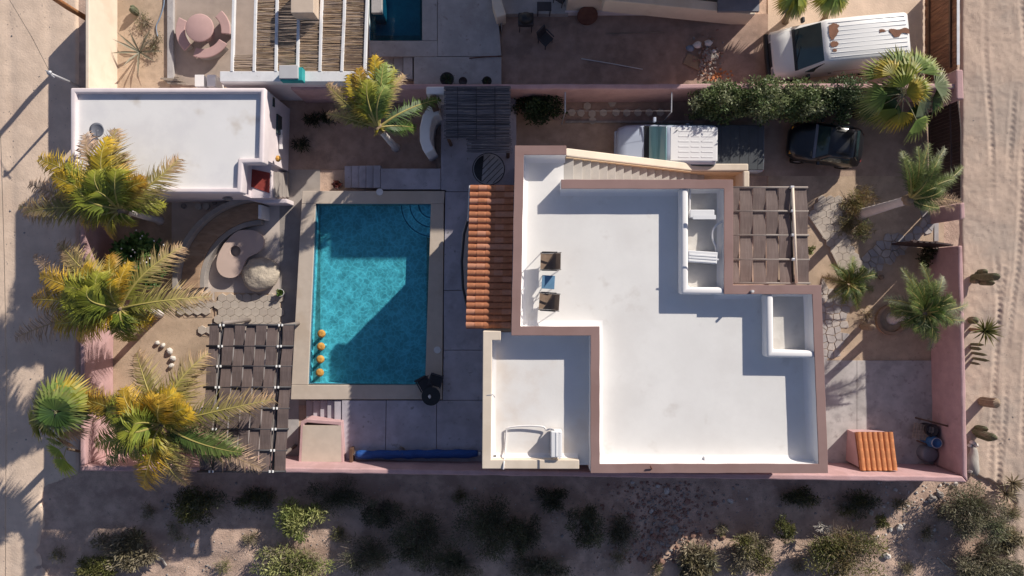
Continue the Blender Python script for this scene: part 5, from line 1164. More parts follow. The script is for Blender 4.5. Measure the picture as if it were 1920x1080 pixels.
palm('broad coconut palm with orange fronds beside the paved garden path', (300, 588), (226, 578), 3.5, [
    (342, 462, 'b', 3.1, .7, .25), (397, 556, 'b', 2.9, .9, .1), (244, 492, 'Y', 4.0, .6, .1, .6), (155, 502, 'y', 4.0, .9, -.3), (110, 455, 'b', 3.1, .8, -.3), (75, 518, 'Y', 3.5, .9, -.3), (60, 562, 'o', 3.3, .9, -.2), (28, 635, 'B', 2.4, .9, -.2), (95, 607, 'y', 3.2, .9, .3), (145, 637, 'Y', 2.7, .8, .1, .8), (243, 640, 'g', 2.6, .7, -.2, .9), (284, 604, 'y', 2.9, .5, .2, .7), (120, 545, 'g', 4.2, .9, .4), (165, 540, 'g', 4.6, .8, .4), (185, 512, 'g', 4.4, .8, .3), (205, 478, 'o', 3.4, .6, -.1, .8), (62, 480, 'B', 2.7, .6, .2, .8), (130, 590, 'g', 3.9, .8, -.3), (210, 525, 'y', 4.4, .6, 0, .7)], seed=5)
palm('golden coconut palm whose fronds reach over the woven pergola', (386, 768), (303, 795), 3.6, [
    (515, 748, 'b', 3.5, .7, .1, 1.05), (492, 880, 'B', 2.9, .5, .2), (390, 662, 'b', 3.3, .7, .4), (256, 662, 'b', 3.2, .7, -.3), (147, 738, 'o', 3.3, .8, .2), (267, 914, 'Y', 2.9, .9, .35), (350, 910, 'b', 2.7, .8, -.3, .9), (178, 832, 'g', 3.1, .8, .1), (232, 728, 'Y', 4.1, .8, .3), (290, 740, 'Y', 4.4, .7, .1), (330, 735, 'y', 4.2, .7, .3), (200, 770, 'g', 4.0, .8, -.2), (240, 850, 'g', 3.4, .8, .1), (300, 855, 'y', 3.5, .8, -.1), (380, 830, 'B', 2.8, .5, .1, .8), (200, 870, 'd', 2.6, .6, 0, .7), (230, 800, 'g', 4.4, .8, .3), (420, 845, 'B', 2.6, .5, -.2, .9), (360, 770, 'y', 4.2, .6, -.2, .8)], seed=8)
palm('green coconut palm standing above the pool steps near the thatched roof', (742, 277), (709, 240), 3.5, [
    (702, 104, 'y', 3.9, .7, -.15), (672, 128, 'o', 3.8, .7, .1), (655, 140, 'y', 3.7, .7, .2), (613, 157, 'b', 3.4, .8, .2, .8), (612, 212, 'b', 2.4, .9, .1, .6), (741, 130, 'g', 3.8, .8, .35, .9), (720, 118, 'p', 4.0, .8, -.1), (757, 140, 'b', 3.2, .6, .2, .7), (826, 186, 'd', 2.0, .7, .1, .8), (690, 150, 'g', 4.3, .7, .2), (665, 195, 'y', 3.8, .8, -.2, .8), (780, 240, 'd', 2.4, .6, 0, .8), (715, 250, 'y', 3.2, .4, 0, .4), (725, 160, 'p', 4.2, .7, .2, .8)], seed=11, L_=.62, extra=0)  # dark right-hand fronds carry their shade in the leaf colour
palm('date palm leaning out on a white painted trunk by the car gate', (1612, 402), (1706, 374), 3.4, [
    (1742, 268, 'p', 3.6, .35, .1), (1692, 283, 'p', 3.5, .4, .2), (1806, 312, 'p', 3.3, .4, -.2), (1772, 278, 's', 3.4, .3, .1), (1720, 275, 'g', 3.9, .4, -.1), (1803, 378, 'B', 2.6, .2, .1), (1790, 392, 'B', 2.5, .1, .2, .8), (1760, 300, 'g', 4.0, .5, .1), (1790, 335, 'g', 3.7, .4, .2), (1705, 300, 'g', 4.0, .4, 0, .8), (1735, 390, 'g', 2.8, .3, .1, .7), (1770, 350, 'g', 3.7, .4, -.1), (1762, 400, 'B', 2.4, .2, 0, .8), (1735, 325, 'p', 4.2, .4, 0, .8)], r=.21, name='date_palm', group='date palms', L_=.40, n=70, seed=13, droop=.05, fwd=.85, w=.009, fold=.12, extra=1)
palm('bushy date palm in a round planter inside the pink wall', (1673, 597), (1733, 585), 2.2, [
    (1657, 562, 's', 2.1, .3), (1690, 502, 'p', 2.3, .4), (1727, 493, 'p', 2.4, .4), (1768, 518, 's', 2.2, .35), (1815, 570, 's', 1.9, .35), (1808, 600, 's', 1.9, .3), (1776, 612, 'g', 2.1, .4), (1742, 657, 's', 1.6, .3), (1757, 642, 'p', 1.8, .3), (1668, 590, 's', 1.7, .3), (1700, 530, 'g', 2.8, .3), (1745, 530, 'g', 2.9, .3), (1785, 555, 'g', 2.7, .35), (1770, 590, 'd', 2.5, .3), (1720, 625, 'g', 2.0, .3), (1690, 610, 'd', 1.9, .3), (1705, 560, 'g', 2.8, .3), (1750, 560, 'd', 3.0, .2, 0, .8)], r=.20, name='date_palm', group='date palms', L_=.38, n=70, seed=17, droop=.05, fwd=.85, w=.009, fold=.12, extra=1)
palm('small feathery palm between the flagstones and the house corner', (1578, 532), (1590, 532), .55, [
    (1600, 480, 'p', .5, .35), (1640, 505, 's', .4, .35), (1638, 545, 'p', .3, .3), (1560, 495, 'p', .5, .3), (1540, 520, 'b', .3, .3), (1555, 560, 's', .3, .3), (1608, 580, 'p', .3, .35), (1620, 500, 'g', .9, .3), (1575, 505, 'g', .9, .3), (1615, 555, 'g', .7, .3), (1580, 570, 'p', .4, .3), (1600, 515, 'g', 1.1, .2)], r=.12, mat='trunk_brown', name='date_palm', group='date palms', L_=.34, n=56, extra=1, seed=19, droop=.05, fwd=1., w=.009, fold=.2, crown=False)

def fanleaf(O, T, up, R_, key, seed, nseg=20, span=1.15):
    rg = random.Random(seed); q = MB(); O = Vector(O); T = Vector(T); d = T - O; L_ = d.length; f = d.normalized()
    hub = O.lerp(T, max(.12, 1 - R_ / L_)) + Vector((0, 0, up * .5)); base, tip = PAL[key]
    q.tube([O, O.lerp(hub, .5) + Vector((0, 0, up * .3)), hub], [.022, .018, .012], 5, True, (.42, .40, .22))
    f2 = (T - hub).normalized(); sd = f2.cross(Vector((0, 0, 1))).normalized(); nm = sd.cross(f2); tilt = rg.uniform(-.3, .3); sd = (sd + nm * tilt).normalized()
    for k in range(nseg):
        a = (k / (nseg - 1) - .5) * 2 * span * .5 * 1.9; dr = (f2 * math.cos(a) + sd * math.sin(a)).normalized(); l = R_ * (.72 + .28 * math.cos(a * .8)) * rg.uniform(.92, 1.06)
        per = (sd * math.cos(a) - f2 * math.sin(a)).normalized(); wd = l * .5 * 1.9 * span / nseg * .95; lift = nm * (.05 * (1 if k % 2 else -1) * l)
        m_ = hub + dr * l * .55 + nm * (-.03 * l) + lift * .3; e = hub + dr * l + Vector((0, 0, -.22 * l * rg.uniform(.6, 1.5)))
        kk = rg.uniform(.8, 1.2); c0 = base; c1 = lerp3(base, tip, rg.uniform(.2, .6)); c2 = lerp3(tip, BROWN, rg.uniform(.1, .6))
        q.add([hub + per * .006, hub - per * .006, m_ - per * wd + lift * .5, m_ + per * wd, e], [(0, 1, 2, 3), (3, 2, 4)], [tuple(x * kk for x in c) for c in (c0, c0, c1, c1, c2)])
    return q
def fanpalm(label, basepx, opx, zc, leaves, R_, seed, r=.16, group='fan palms'):
    b0 = P(*basepx, 0); O = P(*opx, zc); t = thing('fan_palm', label, 'palm tree', b0, group)
    part('trunk', trunk(b0, O, r, r * .85), 'trunk_brown', t, True)
    for k, f in enumerate(leaves):
        tx, ty, key = f[:3]; tz = f[3] if len(f) > 3 else zc - .1; T = P(tx, ty, tz)
        part('frond', fanleaf(O, T, R.uniform(.1, .35), R_ * (f[4] if len(f) > 4 else 1) * R.uniform(.9, 1.1), key, seed * 50 + k), 'dry_leaf' if key == 'B' else 'leaf', t)
    return t
fanpalm('large fan palm at the end of the hedge beside the car gate', (1607, 215), (1692, 177), 3.2, [
    (1668, 84, 'p', 3.3), (1702, 100, 'g', 3.6), (1727, 84, 'p', 3.2), (1755, 100, 'p', 3.3), (1620, 112, 'p', 2.9), (1650, 110, 'y', 3.4, .8), (1792, 152, 's', 2.8), (1606, 190, 'p', 2.8), (1650, 250, 'g', 2.4), (1688, 250, 'y', 2.5, .8), (1755, 212, 's', 2.5), (1733, 262, 'p', 2.3), (1735, 165, 'y', 3.6, .8), (1755, 150, 'g', 3.5), (1640, 225, 'd', 2.3), (1780, 190, 'd', 2.4), (1720, 235, 'd', 2.2), (1640, 150, 'd', 2.8), (1690, 125, 'g', 3.8, .8), (1600, 225, 'd', 2.0), (1675, 215, 'B', 2.0, .7), (1660, 175, 'B', 2.1, .6)], .95, 3)
fanpalm('green fan palm overhanging the dirt road at the lower left', (222, 745), (110, 772), 3.7, [
    (110, 690, 'p', 3.4), (140, 700, 'y', 3.5), (165, 715, 'g', 3.5), (180, 735, 'p', 3.3), (80, 715, 'p', 3.6), (60, 745, 'd', 3.3), (48, 775, 'd', 3.0), (45, 805, 'g', 2.8), (75, 822, 'g', 3.0, .8), (105, 825, 'g', 3.0, .8), (140, 800, 'd', 3.2), (92, 740, 'p', 4.2, .9), (125, 735, 'p', 4.2, .9), (80, 780, 'd', 4.0, .8), (120, 790, 'd', 3.9, .8), (150, 765, 'd', 3.6), (150, 830, 'B', 2.6, .7), (125, 845, 'B', 2.5, .6), (100, 840, 'p', 2.6, .5)], 1.12, 5, .15)
fanpalm('small fan palm left of its twin at the top edge above the van', (1472, 40), (1490, -8), 1.6, [(1478, 30, 'p', 1.3), (1505, 36, 'p', 1.2), (1520, 15, 'g', 1.3), (1465, 10, 'g', 1.3), (1470, -40, 'g'), (1510, -45, 'g'), (1492, 42, 's', 1.0)], .8, 7, .12)
fanpalm('small fan palm right of its twin at the top edge above the van', (1545, 40), (1560, -8), 1.6, [(1545, 20, 'p', 1.3), (1565, 33, 'p', 1.2), (1588, 20, 'p', 1.3), (1600, -5, 'g', 1.3), (1530, -10, 'g', 1.3), (1560, -50, 'g'), (1578, 30, 's', 1.0)], .8, 9, .12)
PAL['l'] = ((.34, .42, .05), (.50, .55, .09))
fl = fanleaf(P(128, 832, 2.3), P(112, 898, 2.1), .15, .85, 'l', 991)
fan_low = thing('fan_palm', 'low young fan palm with one lime green leaf beside the road', 'palm tree', P(150, 862, 0), 'fan palms')
part('trunk', trunk(P(165, 850, 0), P(128, 842, 2.2), .06, .05), 'trunk_brown', fan_low, True); part('frond', fl, 'leaf', fan_low); part('frond', fanleaf(P(128, 832, 2.3), P(88, 858, 2.1), .15, .7, 'l', 994), 'leaf', fan_low)
# round planter ring for the date palm
c = P(1673, 600, .2); solo('planter_ring', MB().lathe((c.x, c.y, 0), [(.62, 0), (.62, .18), (.5, .18), (.5, 0)], 32), 'bench_brown', 'round earth ring around the foot of the bushy date palm', 'planter ring', smooth=False)

# ---------------------------------------------------------------- shrubs
def cloud(c, rad, n, ls, cols, seed, clumps=26, tight=.33, zmin=.05, asp=.45, upb=.5):
    rg = np.random.RandomState(seed); cc = rg.normal(size=(clumps, 3)); cc /= np.linalg.norm(cc, axis=1)[:, None]; cc *= (rg.rand(clumps, 1) ** .4) * .85
    cc[:, 2] = np.abs(cc[:, 2]) * .9
    tone = rg.uniform(.65, 1.3, clumps); csel = rg.randint(0, len(cols), clumps)
    k = rg.randint(0, clumps, n); dv = rg.normal(size=(n, 3)); dv /= np.linalg.norm(dv, axis=1)[:, None]
    p = cc[k] + dv * tight * (rg.rand(n, 1) ** .45) * rg.uniform(.7, 1.2, (clumps, 1))[k]
    p = p * np.array(rad) + np.array(c); p[:, 2] = np.maximum(p[:, 2], zmin)
    a = rg.normal(size=(n, 3)) + dv * .8; a[:, 2] += .15; a /= np.linalg.norm(a, axis=1)[:, None]
    up = rg.normal(size=(n, 3)) * .7; up[:, 2] += upb; b = np.cross(a, up); b /= (np.linalg.norm(b, axis=1)[:, None] + 1e-6)
    L_ = ls * rg.uniform(.6, 1.3, (n, 1)); w = L_ * asp * .5
    V = np.stack([p, p + a * L_ * .5 + b * w, p + a * L_, p + a * L_ * .5 - b * w], 1).reshape(-1, 3)
    col = np.array(cols)[csel[k]] * tone[k][:, None] * rg.uniform(.75, 1.25, (n, 1)); col = np.clip(np.repeat(col, 4, 0), 0, 1)
    q = MB(); q.V = [tuple(v) for v in V.tolist()]; q.F = [(4 * i, 4 * i + 1, 4 * i + 2, 4 * i + 3) for i in range(n)]; q.C = [tuple(x) for x in col.tolist()]; return q
def twigs(c, rad, n, seed, r=.008, spread=1., fork=True):
    rg = random.Random(seed); q = MB()
    for k in range(n):
        a = rg.random() * 6.283; e = rg.uniform(.15, 1.2); L_ = rg.uniform(.6, 1.05)
        d = Vector((math.cos(a) * math.cos(e) * rad[0], math.sin(a) * math.cos(e) * rad[1], math.sin(e) * rad[2])) * L_
        p0 = Vector(c) + Vector((rg.uniform(-.1, .1) * rad[0], rg.uniform(-.1, .1) * rad[1], 0)); m_ = p0 + d * .5 + Vector((rg.gauss(0, .07) * rad[0], rg.gauss(0, .07) * rad[1], .08 * rad[2])); e_ = p0 + d
        q.tube([p0, m_, e_], [r * 1.6, r, r * .4], 3, False)
        if fork:
            for _ in range(2): q.tube([m_, m_ + (d * .4 + Vector((rg.gauss(0, .18) * rad[0], rg.gauss(0, .18) * rad[1], rg.gauss(0, .12) * rad[2])))], [r * .8, r * .3], 3, False)
    return q
def shrub(name, label, cat, px, py, rpx, hgt, n, ls, cols, seed, tw=14, twmat='twig', group=None, ry=None, clumps=26, tight=.33, asp=.45, leafm='leaf', r=.012, z=0., twr=1.0):
    zc = hgt * .45; c = P(px, py, zc); rad = (rpx / 46.5, (ry or rpx) / 46.5, hgt * .55); t = thing(name, label, cat, (c.x, c.y, z), group)
    part('branches', twigs((c.x, c.y, z), (rad[0] * twr, rad[1] * twr, hgt * .95 * twr), tw, seed, r), twmat, t)
    if n: part('foliage', cloud((c.x, c.y, zc), rad, n, ls, cols, seed, clumps, tight, asp=asp), leafm, t)
    return t
HG = [(.16, .21, .085), (.21, .255, .12), (.27, .30, .17), (.11, .16, .06)]
shrub('hedge_shrub', 'grey green oleander shrub at the left end of the hedge', 'shrub', 1342, 194, 60, 2.65, 7000, .13, HG, 1, group='hedge shrubs along the pink wall', ry=40, clumps=60, tight=.26)
shrub('hedge_shrub', 'dense oleander shrub in the hedge above the bed cover of the pickup', 'shrub', 1420, 190, 64, 2.85, 7000, .13, HG, 2, group='hedge shrubs along the pink wall', ry=42, clumps=60, tight=.26)
shrub('hedge_shrub', 'oleander shrub in the hedge above the nose of the black buggy', 'shrub', 1498, 192, 64, 2.65, 7000, .13, HG, 3, group='hedge shrubs along the pink wall', ry=42, clumps=60, tight=.26)
shrub('hedge_shrub', 'darker shrub at the right end of the hedge under the fan palm', 'shrub', 1572, 190, 60, 2.5, 6500, .12, [(.07, .115, .05), (.10, .145, .07), (.05, .085, .04)], 4, group='hedge shrubs along the pink wall', ry=42, clumps=60, tight=.26)
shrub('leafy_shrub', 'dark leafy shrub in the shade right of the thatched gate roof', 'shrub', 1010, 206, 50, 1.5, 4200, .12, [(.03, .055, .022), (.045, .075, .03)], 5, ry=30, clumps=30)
shrub('leafy_shrub', 'glossy green shrub with white flowers between the palms and the curved bench', 'shrub', 262, 488, 62, 1.75, 4600, .20, [(.09, .20, .06), (.13, .26, .08), (.065, .15, .05), (.18, .31, .09)], 6, ry=52, clumps=34, tight=.28, asp=.55)
q = MB(); rg = random.Random(2)
for k in range(26): q.rock(P(262 + rg.gauss(0, 32), 488 + rg.gauss(0, 26), 1.7), (.035, .035, .02), k, .2, 6, 4)
solo('shrub_flowers', q, 'pot_white', 'tiny white blossoms dotted over the glossy green shrub', 'flowers')
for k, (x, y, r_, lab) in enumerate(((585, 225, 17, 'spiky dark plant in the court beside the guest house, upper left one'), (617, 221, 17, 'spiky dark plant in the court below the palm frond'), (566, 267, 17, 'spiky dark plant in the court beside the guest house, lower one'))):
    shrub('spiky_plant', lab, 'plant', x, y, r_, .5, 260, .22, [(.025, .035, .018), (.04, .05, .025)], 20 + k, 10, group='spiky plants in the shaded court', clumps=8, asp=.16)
shrub('ground_plant', 'dim leafy plant behind the open garden gate', 'plant', 1738, 480, 26, .8, 900, .10, [(.05, .05, .025), (.06, .075, .03)], 31, clumps=12)
for k, (x, y, r_, h_, lab) in enumerate(((1606, 376, 36, .5, 'dry grass clump beside the foot of the leaning date palm'), (1618, 432, 22, .4, 'small green grass clump below the white palm trunk'), (1585, 420, 24, .3, 'low weedy clump left of the white palm trunk'), (1628, 592, 18, .45, 'bare twiggy clump beside the flagstones'))):
    shrub('grass_clump', lab, 'grass', x, y, r_, h_, [1500, 700, 500, 60][k], .20, [[(.34, .25, .11), (.22, .20, .07), (.30, .20, .10)], [(.15, .17, .06), (.24, .20, .09)], [(.22, .19, .09)], [(.3, .24, .13)]][k], 40 + k, [20, 10, 8, 30][k], group='grass clumps in the east garden', clumps=14, asp=.09)
shrub('creeper_plant', 'small weed against the right edge of the house pergola', 'plant', 1519, 470, 9, .3, 160, .10, [(.13, .15, .04)], 47, 5, clumps=6)
shrub('potted_weed', 'dark weed growing from the terrace joint above the blue cover roll', 'plant', 759, 836, 15, .5, 130, .12, [(.03, .035, .02)], 48, 8, clumps=8, z=ZD)
# desert scrub below the wall
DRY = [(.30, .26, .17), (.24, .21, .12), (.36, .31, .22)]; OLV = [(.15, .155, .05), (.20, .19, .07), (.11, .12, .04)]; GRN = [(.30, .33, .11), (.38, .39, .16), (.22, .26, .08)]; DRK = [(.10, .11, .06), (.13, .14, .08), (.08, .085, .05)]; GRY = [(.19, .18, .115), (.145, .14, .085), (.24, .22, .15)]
scr = [
    (568, 972, 52, 40, 1.0, 1900, .11, GRN, 16, 'bright green bush at the edge of the wall shadow below the pool'),
    (545, 1055, 78, 42, .8, 2600, .10, GRN + DRY, 60, 'pale olive bush at the bottom edge below the bright green bush'),
    (375, 948, 58, 44, .9, 2200, .09, DRK + OLV, 30, 'dark green bush in the wall shadow below the left palms'),
    (235, 1030, 62, 44, .5, 2400, .14, DRY, 70, 'dry straw coloured bush at the lower left beside the road'),
    (180, 1068, 46, 30, .5, 1500, .10, OLV, 30, 'low olive bush at the bottom left beside the dirt road'),
    (690, 1045, 60, 46, .9, 1700, .07, DRK + GRY, 60, 'grey twiggy bush in the shade at the bottom edge below the pool'),
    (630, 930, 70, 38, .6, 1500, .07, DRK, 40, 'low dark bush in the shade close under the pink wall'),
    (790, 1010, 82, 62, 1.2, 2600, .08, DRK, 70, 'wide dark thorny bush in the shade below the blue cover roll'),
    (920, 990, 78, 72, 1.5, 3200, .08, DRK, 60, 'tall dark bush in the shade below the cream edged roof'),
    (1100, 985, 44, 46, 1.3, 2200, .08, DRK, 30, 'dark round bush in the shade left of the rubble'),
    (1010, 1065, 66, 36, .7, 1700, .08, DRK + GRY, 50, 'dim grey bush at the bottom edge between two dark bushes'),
    (1310, 1052, 42, 36, .6, 1500, .17, GRY + DRY, 90, 'pale dry grassy bush at the tip of the house shadow'),
    (1405, 1040, 58, 44, .7, 2300, .10, OLV + DRY, 60, 'brownish olive bush at the bottom edge right of the dry grassy bush'),
    (1468, 986, 20, 30, .9, 700, .09, OLV, 12, 'narrow olive bush standing at the wall shadow edge'),
    (1585, 1030, 82, 62, 1.2, 4200, .09, OLV + [(.26, .20, .10)], 60, 'largest olive bush with dead branches at the bottom right'),
    (1652, 978, 13, 15, .8, 420, .08, OLV, 8, 'small round olive bush beside the wall shadow diagonal'),
    (1826, 962, 66, 58, 1.4, 3800, .09, GRY + [(.15, .17, .09)], 150, 'large grey green twiggy bush below the wall corner'),
    (1850, 1062, 76, 44, .9, 3200, .10, GRY, 130, 'pale grey bush at the bottom right corner'),
    (850, 1058, 60, 34, .8, 1900, .08, DRK + GRY, 60, 'twiggy dark bush at the bottom edge left of the tall dark bush'),
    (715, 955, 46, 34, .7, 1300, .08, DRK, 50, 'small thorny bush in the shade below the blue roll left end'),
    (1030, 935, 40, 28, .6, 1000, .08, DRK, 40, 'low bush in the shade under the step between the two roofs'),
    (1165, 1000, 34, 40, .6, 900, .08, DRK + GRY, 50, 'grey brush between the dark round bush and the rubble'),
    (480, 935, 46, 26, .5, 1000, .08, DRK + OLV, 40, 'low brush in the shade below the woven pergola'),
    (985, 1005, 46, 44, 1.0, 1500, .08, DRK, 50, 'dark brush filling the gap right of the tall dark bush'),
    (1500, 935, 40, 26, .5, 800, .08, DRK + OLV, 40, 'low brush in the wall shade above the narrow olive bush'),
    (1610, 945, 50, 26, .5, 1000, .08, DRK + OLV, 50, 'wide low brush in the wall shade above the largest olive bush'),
    (1895, 1010, 30, 34, .5, 900, .12, DRY, 40, 'small dry bush at the right edge above the pale grey bush')]
for k, (x, y, rx, ry, h_, n_, ls, cl, tw_, lab) in enumerate(scr):
    shrub('desert_bush', lab, 'bush', x, y, rx, h_ * 1.15, int(n_ * 1.7), ls * 1.6, cl, 70 + k, int(tw_ * 3), group='desert bushes below the wall', ry=ry, clumps=14 + rx // 6, tight=.30, asp=.22, r=.010, twr=.98)
q = twigs(P(1540, 985, .5), (.55, .4, .5), 14, 5, .02); solo('dead_branch', q, 'log_grey', 'bleached dead branch on top of the largest olive bush', 'branch')
solo('dead_branch', MB().tube([P(1758, 1045, .05), P(1770, 1058, .08), P(1786, 1070, .06)], .03, 6), 'log_grey', 'single grey stick lying on the sand at the bottom right', 'branch')
solo('dead_branch', MB().tube([P(260, 1030, .05), P(285, 1040, .06), P(305, 1048, .05), P(312, 1060, .03)], .03, 6), 'log_grey', 'bent pale stick on the lit ground at the lower left', 'branch')

# low dry tufts and litter spread over the scrub
rgt = random.Random(77); spots = [(330, 1000), (420, 1062), (470, 1010), (640, 1000), (860, 930), (1160, 1050), (1350, 990), (1230, 1068), (1500, 1062), (1700, 1065), (1735, 1000), (1770, 960), (1900, 960), (1690, 945), (280, 960), (110, 1040)]
near = ['left of the dark green bush', 'below the bent pale stick', 'left of the pale olive bush', 'right of the bright green bush', 'close under the cream edged roof wall', 'left of the house shadow tip', 'at the wall shadow edge above the dry grassy bush', 'in the tip of the house shadow', 'left of the largest olive bush', 'right of the single grey stick', 'left of the large grey green bush', 'below the pair of grey rocks', 'beside the lower tan yucca', 'on the diagonal edge of the wall shadow', 'in the wall shadow at the lower left', 'on the road edge at the bottom left']
for k, (x, y) in enumerate(spots):
    shrub('dry_tuft', 'small dry grass tuft ' + near[k], 'tuft', x, y, rgt.uniform(14, 26), rgt.uniform(.2, .4), 380, .16, DRY + OLV[:1], 300 + k, 34, group='dry tufts on the scrub', clumps=12, asp=.10, r=.006)
q = MB(); rgt = random.Random(78)
for k in range(1500):
    x = rgt.uniform(150, 1920); y = 905 + 175 * rgt.random(); p = P(x, y, 0); a = rgt.random() * 6.28; l = rgt.uniform(.04, .22); z_ = float(ground_z(np.array([p.x]), np.array([p.y]))[0]) + .012
    d = Vector((math.cos(a), math.sin(a), rgt.uniform(-.05, .1))) * l; n_ = Vector((-math.sin(a), math.cos(a), 0)) * rgt.uniform(.005, .012); b0 = Vector((p.x, p.y, z_)); q.add([b0 - n_, b0 + n_, b0 + d], [(0, 1, 2)])
o = link('dry_litter', q.mesh('dry_litter', 'twig')); o['kind'] = 'stuff'; o['label'] = 'dry twigs and litter strewn over the scrub ground'; o['category'] = 'litter'; reg(o)

# rosettes and cacti
def rosette(name, label, cat, px, py, z0, L_, n, key, seed, w=.05, tipc=None, group=None, flatness=(.1, 1.2)):
    p = P(px, py, z0); t = thing(name, label, cat, (p.x, p.y, 0), group); rg = random.Random(seed); base, tip = PAL[key]
    for k in range(n):
        a = k * 2.39996; e = flatness[0] + (flatness[1] - flatness[0]) * k / n; l = L_ * rg.uniform(.8, 1.1); d = Vector((math.cos(a) * math.cos(e), math.sin(a) * math.cos(e), math.sin(e))); sd = Vector((-math.sin(a), math.cos(a), 0)) * w; up = d.cross(sd).normalized() * (-.015)
        q = MB(); c = [lerp3(base, tip, u) for u in (0, .3, .6, 1)]
        m_ = p + d * l * .5; e_ = p + d * l + Vector((0, 0, -.12 * l))
        q.add([p + sd * .5, p + up, p - sd * .5, m_ + sd, m_ + up * 1.5, m_ - sd, e_], [(0, 1, 4, 3), (1, 2, 5, 4), (3, 4, 6), (4, 5, 6)], [c[0], c[0], c[0], c[1], c[1], c[1], c[3]])
        part('leaf', q, 'leaf', t)
    if z0 > .2: part('stem', MB().tube([(p.x, p.y, 0), (p.x, p.y, z0)], .08, 8), 'trunk_brown', t)
    return t
PAL['k'] = ((.07, .09, .03), (.30, .27, .09)); PAL['a'] = ((.20, .20, .15), (.33, .29, .22)); PAL['t'] = ((.30, .25, .16), (.40, .34, .24))
rosette('yucca', 'green spiky yucca on the sand road side of the pink wall', 'yucca', 1846, 620, .9, .72, 44, 'k', 3, .03, flatness=(.0, 1.2))
rosette('agave', 'sparse grey agave in the neighbour garden beside the cream wall', 'agave', 262, 98, .1, 1.15, 11, 'a', 5, .05, flatness=(.25, .9))
rosette('yucca', 'dry tan yucca at the right edge, upper of the pair', 'yucca', 1898, 905, .2, .62, 30, 't', 7, .03)
rosette('yucca', 'dry tan yucca at the right edge, lower of the pair', 'yucca', 1885, 925, .2, .62, 30, 't', 9, .03)
shrub('garden_weed', 'leafless weed behind the agave in the neighbour garden', 'weed', 285, 82, 26, .4, 300, .07, [(.13, .12, .06), (.2, .17, .1)], 90, 30, clumps=14)
shrub('garden_weed', 'small weed near the cactus in the neighbour garden', 'weed', 270, 40, 22, .3, 260, .06, [(.16, .15, .08)], 91, 22, clumps=12)
def cactus(label, basepx, cols, mat='cactus', name='cactus', cat='cactus', group='cacti'):
    b0 = P(*basepx, 0); t = thing(name, label, cat, b0, group)
    for k, (pts, r_) in enumerate(cols):
        pts = [Vector(p) for p in pts]; q = MB(); V = []; Fc = []; n = 24; full = []
        for i in range(len(pts) - 1):
            for j in range(4): full.append(pts[i].lerp(pts[i + 1], j / 4))
        full.append(pts[-1]); N = len(full)
        for i, p in enumerate(full):
            u = i / (N - 1); td = (full[min(i + 1, N - 1)] - full[max(i - 1, 0)]).normalized(); sx = td.cross(Vector((.3, .9, .2))).normalized(); sy = td.cross(sx)
            pr = r_ * (min(1, .75 + u * 2) if u < .9 else math.sqrt(max(0.02, 1 - ((u - .9) / .1) ** 2)))
            for j in range(n):
                a = 2 * math.pi * j / n; V.append(b0 + p + (sx * math.cos(a) + sy * math.sin(a)) * pr * (1 if j % 2 else .86))
        for i in range(N - 1):
            for j in range(n): a = i * n + j; b = i * n + (j + 1) % n; Fc.append((a, b, b + n, a + n))
        Fc.append(tuple(range((N - 1) * n, N * n))); q.add(V, Fc); part('stem' if k == 0 else 'arm', q, mat, t)
    return t
cactus('three armed columnar cactus on the road side by the garden gate', (1822, 520), [([(0, 0, 0), (0, 0, .8), (.02, 0, 1.6)], .15), ([(0, 0, .25), (.1, .2, .3), (.12, .22, .75)], .12), ([(0, 0, .3), (.12, -.22, .4), (.14, -.24, 1.15)], .11), ([(0, 0, .15), (-.1, -.15, .2), (-.05, -.16, .5)], .11)])
cactus('single stout cactus beside the sand road casting a long shadow', (1838, 752), [([(0, 0, 0), (.04, .02, .5), (.14, .06, .9)], .20)], 'cactus_dry')
cactus('green clump of short cactus columns above the weathered log', (1824, 808), [([(0, 0, 0), (.05, 0, .6), (.12, -.05, 1.25)], .13), ([(.1, .15, 0), (.15, .2, .7)], .12), ([(.1, -.15, 0), (.18, -.2, .9)], .10), ([(.22, 0, 0), (.3, -.04, 1.0)], .09)])
cactus('cluster of thin dark cactus stems close to the pink wall', (1818, 652), [([(0, 0, 0), (.02, 0, .7)], .07), ([(.05, -.2, 0), (.1, -.22, .9)], .06), ([(.1, -.42, 0), (.14, -.44, 1.0)], .06), ([(.02, .15, 0), (.05, .18, .8)], .06), ([(0, -.6, 0), (.03, -.62, .6)], .05)])
cactus('dark cactus stub between the pink wall and the yucca', (1817, 600), [([(0, 0, 0), (.02, 0, .5)], .15)])
cactus('small grey green cactus in the neighbour garden near the cream wall', (258, 26), [([(0, 0, 0), (-.03, .03, .5)], .13), ([(0, .1, 0), (-.1, .2, .35)], .10)])
cactus('small barrel cactus beside the shaded wall near the flagstones', (1650, 520), [([(0, 0, 0), (0, 0, .22)], .10)], 'cactus_dry')
cactus('slim cactus in the lit east garden throwing an oblong shadow', (1615, 612), [([(0, 0, 0), (0, 0, .5), (.02, .02, .95)], .13)], 'cactus_dry')

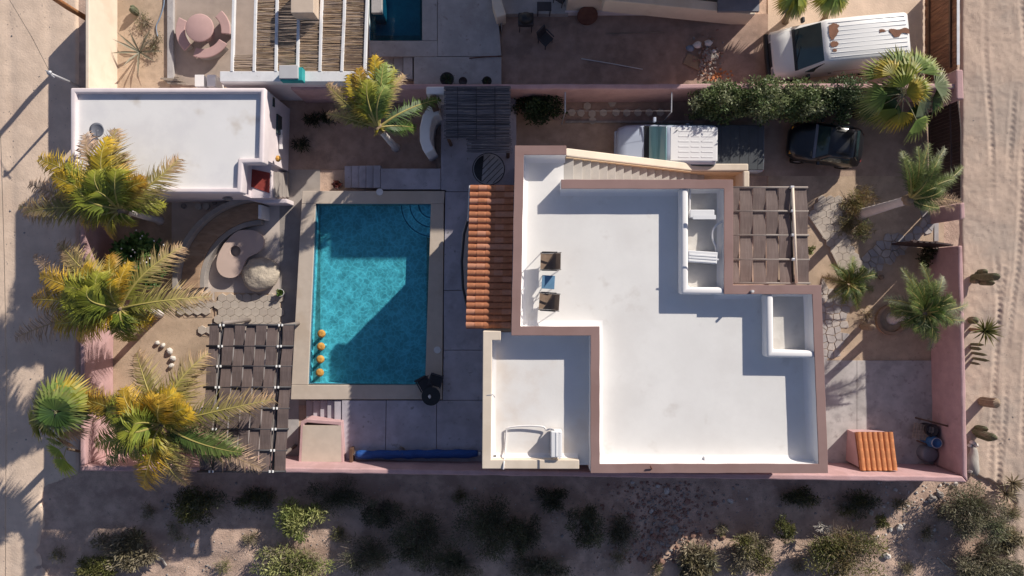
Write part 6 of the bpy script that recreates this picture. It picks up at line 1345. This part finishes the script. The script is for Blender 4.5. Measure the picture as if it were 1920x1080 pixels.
# ---------------------------------------------------------------- stones in the scrub
rg = random.Random(21)
def pebbles(name, n, fx, mats, seed, smin, smax, kindlab):
    rg = random.Random(seed); q = MB()
    for k in range(n):
        x, y = fx(rg); p = P(x, y, 0); s_ = rg.uniform(smin, smax) * (1 + 1.2 * (rg.random() < .06)); q.rock((p.x, p.y, ground_at(p.x, p.y) + s_ * .25), (s_, s_ * rg.uniform(.6, 1), s_ * .6), k % 37, .45, 5, 3, rg.random() * 6)
    o = link(name, q.mesh(name, mats)); o['kind'] = 'stuff'; o['label'] = kindlab; o['category'] = 'stones'; reg(o)
def ground_at(x, y): return float(ground_z(np.array([x]), np.array([y]))[0])
def band(rg):
    return rg.uniform(300, 1920), rg.uniform(905, 1080)
def rubb(rg):
    u = rg.random(); return 1255 + rg.gauss(0, 50) - 20 * u, 905 + u * 150
pebbles('gravel', 1700, band, 'stone_grey', 1, .012, .04, 'small grey stones scattered over the scrub ground')
pebbles('gravel', 700, band, 'stone_pale', 2, .010, .03, 'tiny pale stones scattered over the scrub ground')
pebbles('rubble_gravel', 480, rubb, 'stone_grey', 3, .02, .055, 'loose grey rubble strewn below the house wall')
pebbles('rubble_gravel', 420, rubb, 'stone_red', 4, .02, .08, 'reddish brick rubble strewn below the house wall')
pebbles('rubble_gravel', 160, lambda r_: (1700 + r_.gauss(0, 45), 960 - (r_.gauss(0, 40))), 'stone_pale', 5, .02, .06, 'pale pebbles along the diagonal edge of the wall shadow')
for k, (x, y, s_, mt, lab) in enumerate(((1234, 912, .10, 'stone_pale', 'pale stone in the rubble closest to the house wall'), (1251, 921, .15, 'stone_pale', 'largest pale stone in the rubble below the house'), (1371, 940, .13, 'stone_pale', 'flat pale stone alone right of the rubble'), (1222, 960, .10, 'stone_pale', 'pale stone in the middle of the rubble'), (1267, 990, .16, 'stone_grey', 'round grey stone at the lower right of the rubble'), (1186, 905, .09, 'stone_pale', 'small pale stone at the upper left of the rubble'),
                                         (1688, 990, .17, 'stone_pale', 'pale pointed stone beside the small round olive bush'), (1663, 1042, .16, 'stone_pale', 'pale stone right of the largest olive bush'), (1792, 908, .13, 'stone_pale', 'white stone under the outer wall corner'), (1763, 928, .18, 'stone_grey', 'right grey rock of the pair below the wall corner'), (1748, 936, .19, 'stone_grey', 'left grey rock of the pair below the wall corner'), (1636, 963, .12, 'stone_pale', 'pale stone in the wall shadow above the largest olive bush'), (1875, 1000, .16, 'stone_pale', 'pale broken stone at the right edge between the bushes'), (360, 1022, .12, 'stone_pale', 'flat pale stone at the lower left by the dark bush'))):
    p = P(x, y, .05); solo('stone', MB().rock((p.x, p.y, ground_at(p.x, p.y) + s_ * .35), (s_, s_ * .75, s_ * .6), k + 80, .4, 12, 8, k * 1.3), mt, lab, 'stone', 'loose stones on the scrub', smooth=False)

def roadpts(x0, x1):
    return lambda r_: (r_.uniform(x0, x1), r_.uniform(0, 1080))
def ground_at(x, y): return .05 if x > 0 else .035
pebbles('road_gravel', 420, roadpts(1822, 1920), 'stone_grey', 11, .008, .02, 'small dark stones scattered on the right sand road')
pebbles('road_gravel', 420, roadpts(0, 130), 'stone_grey', 12, .008, .022, 'small dark stones scattered on the left dirt road')
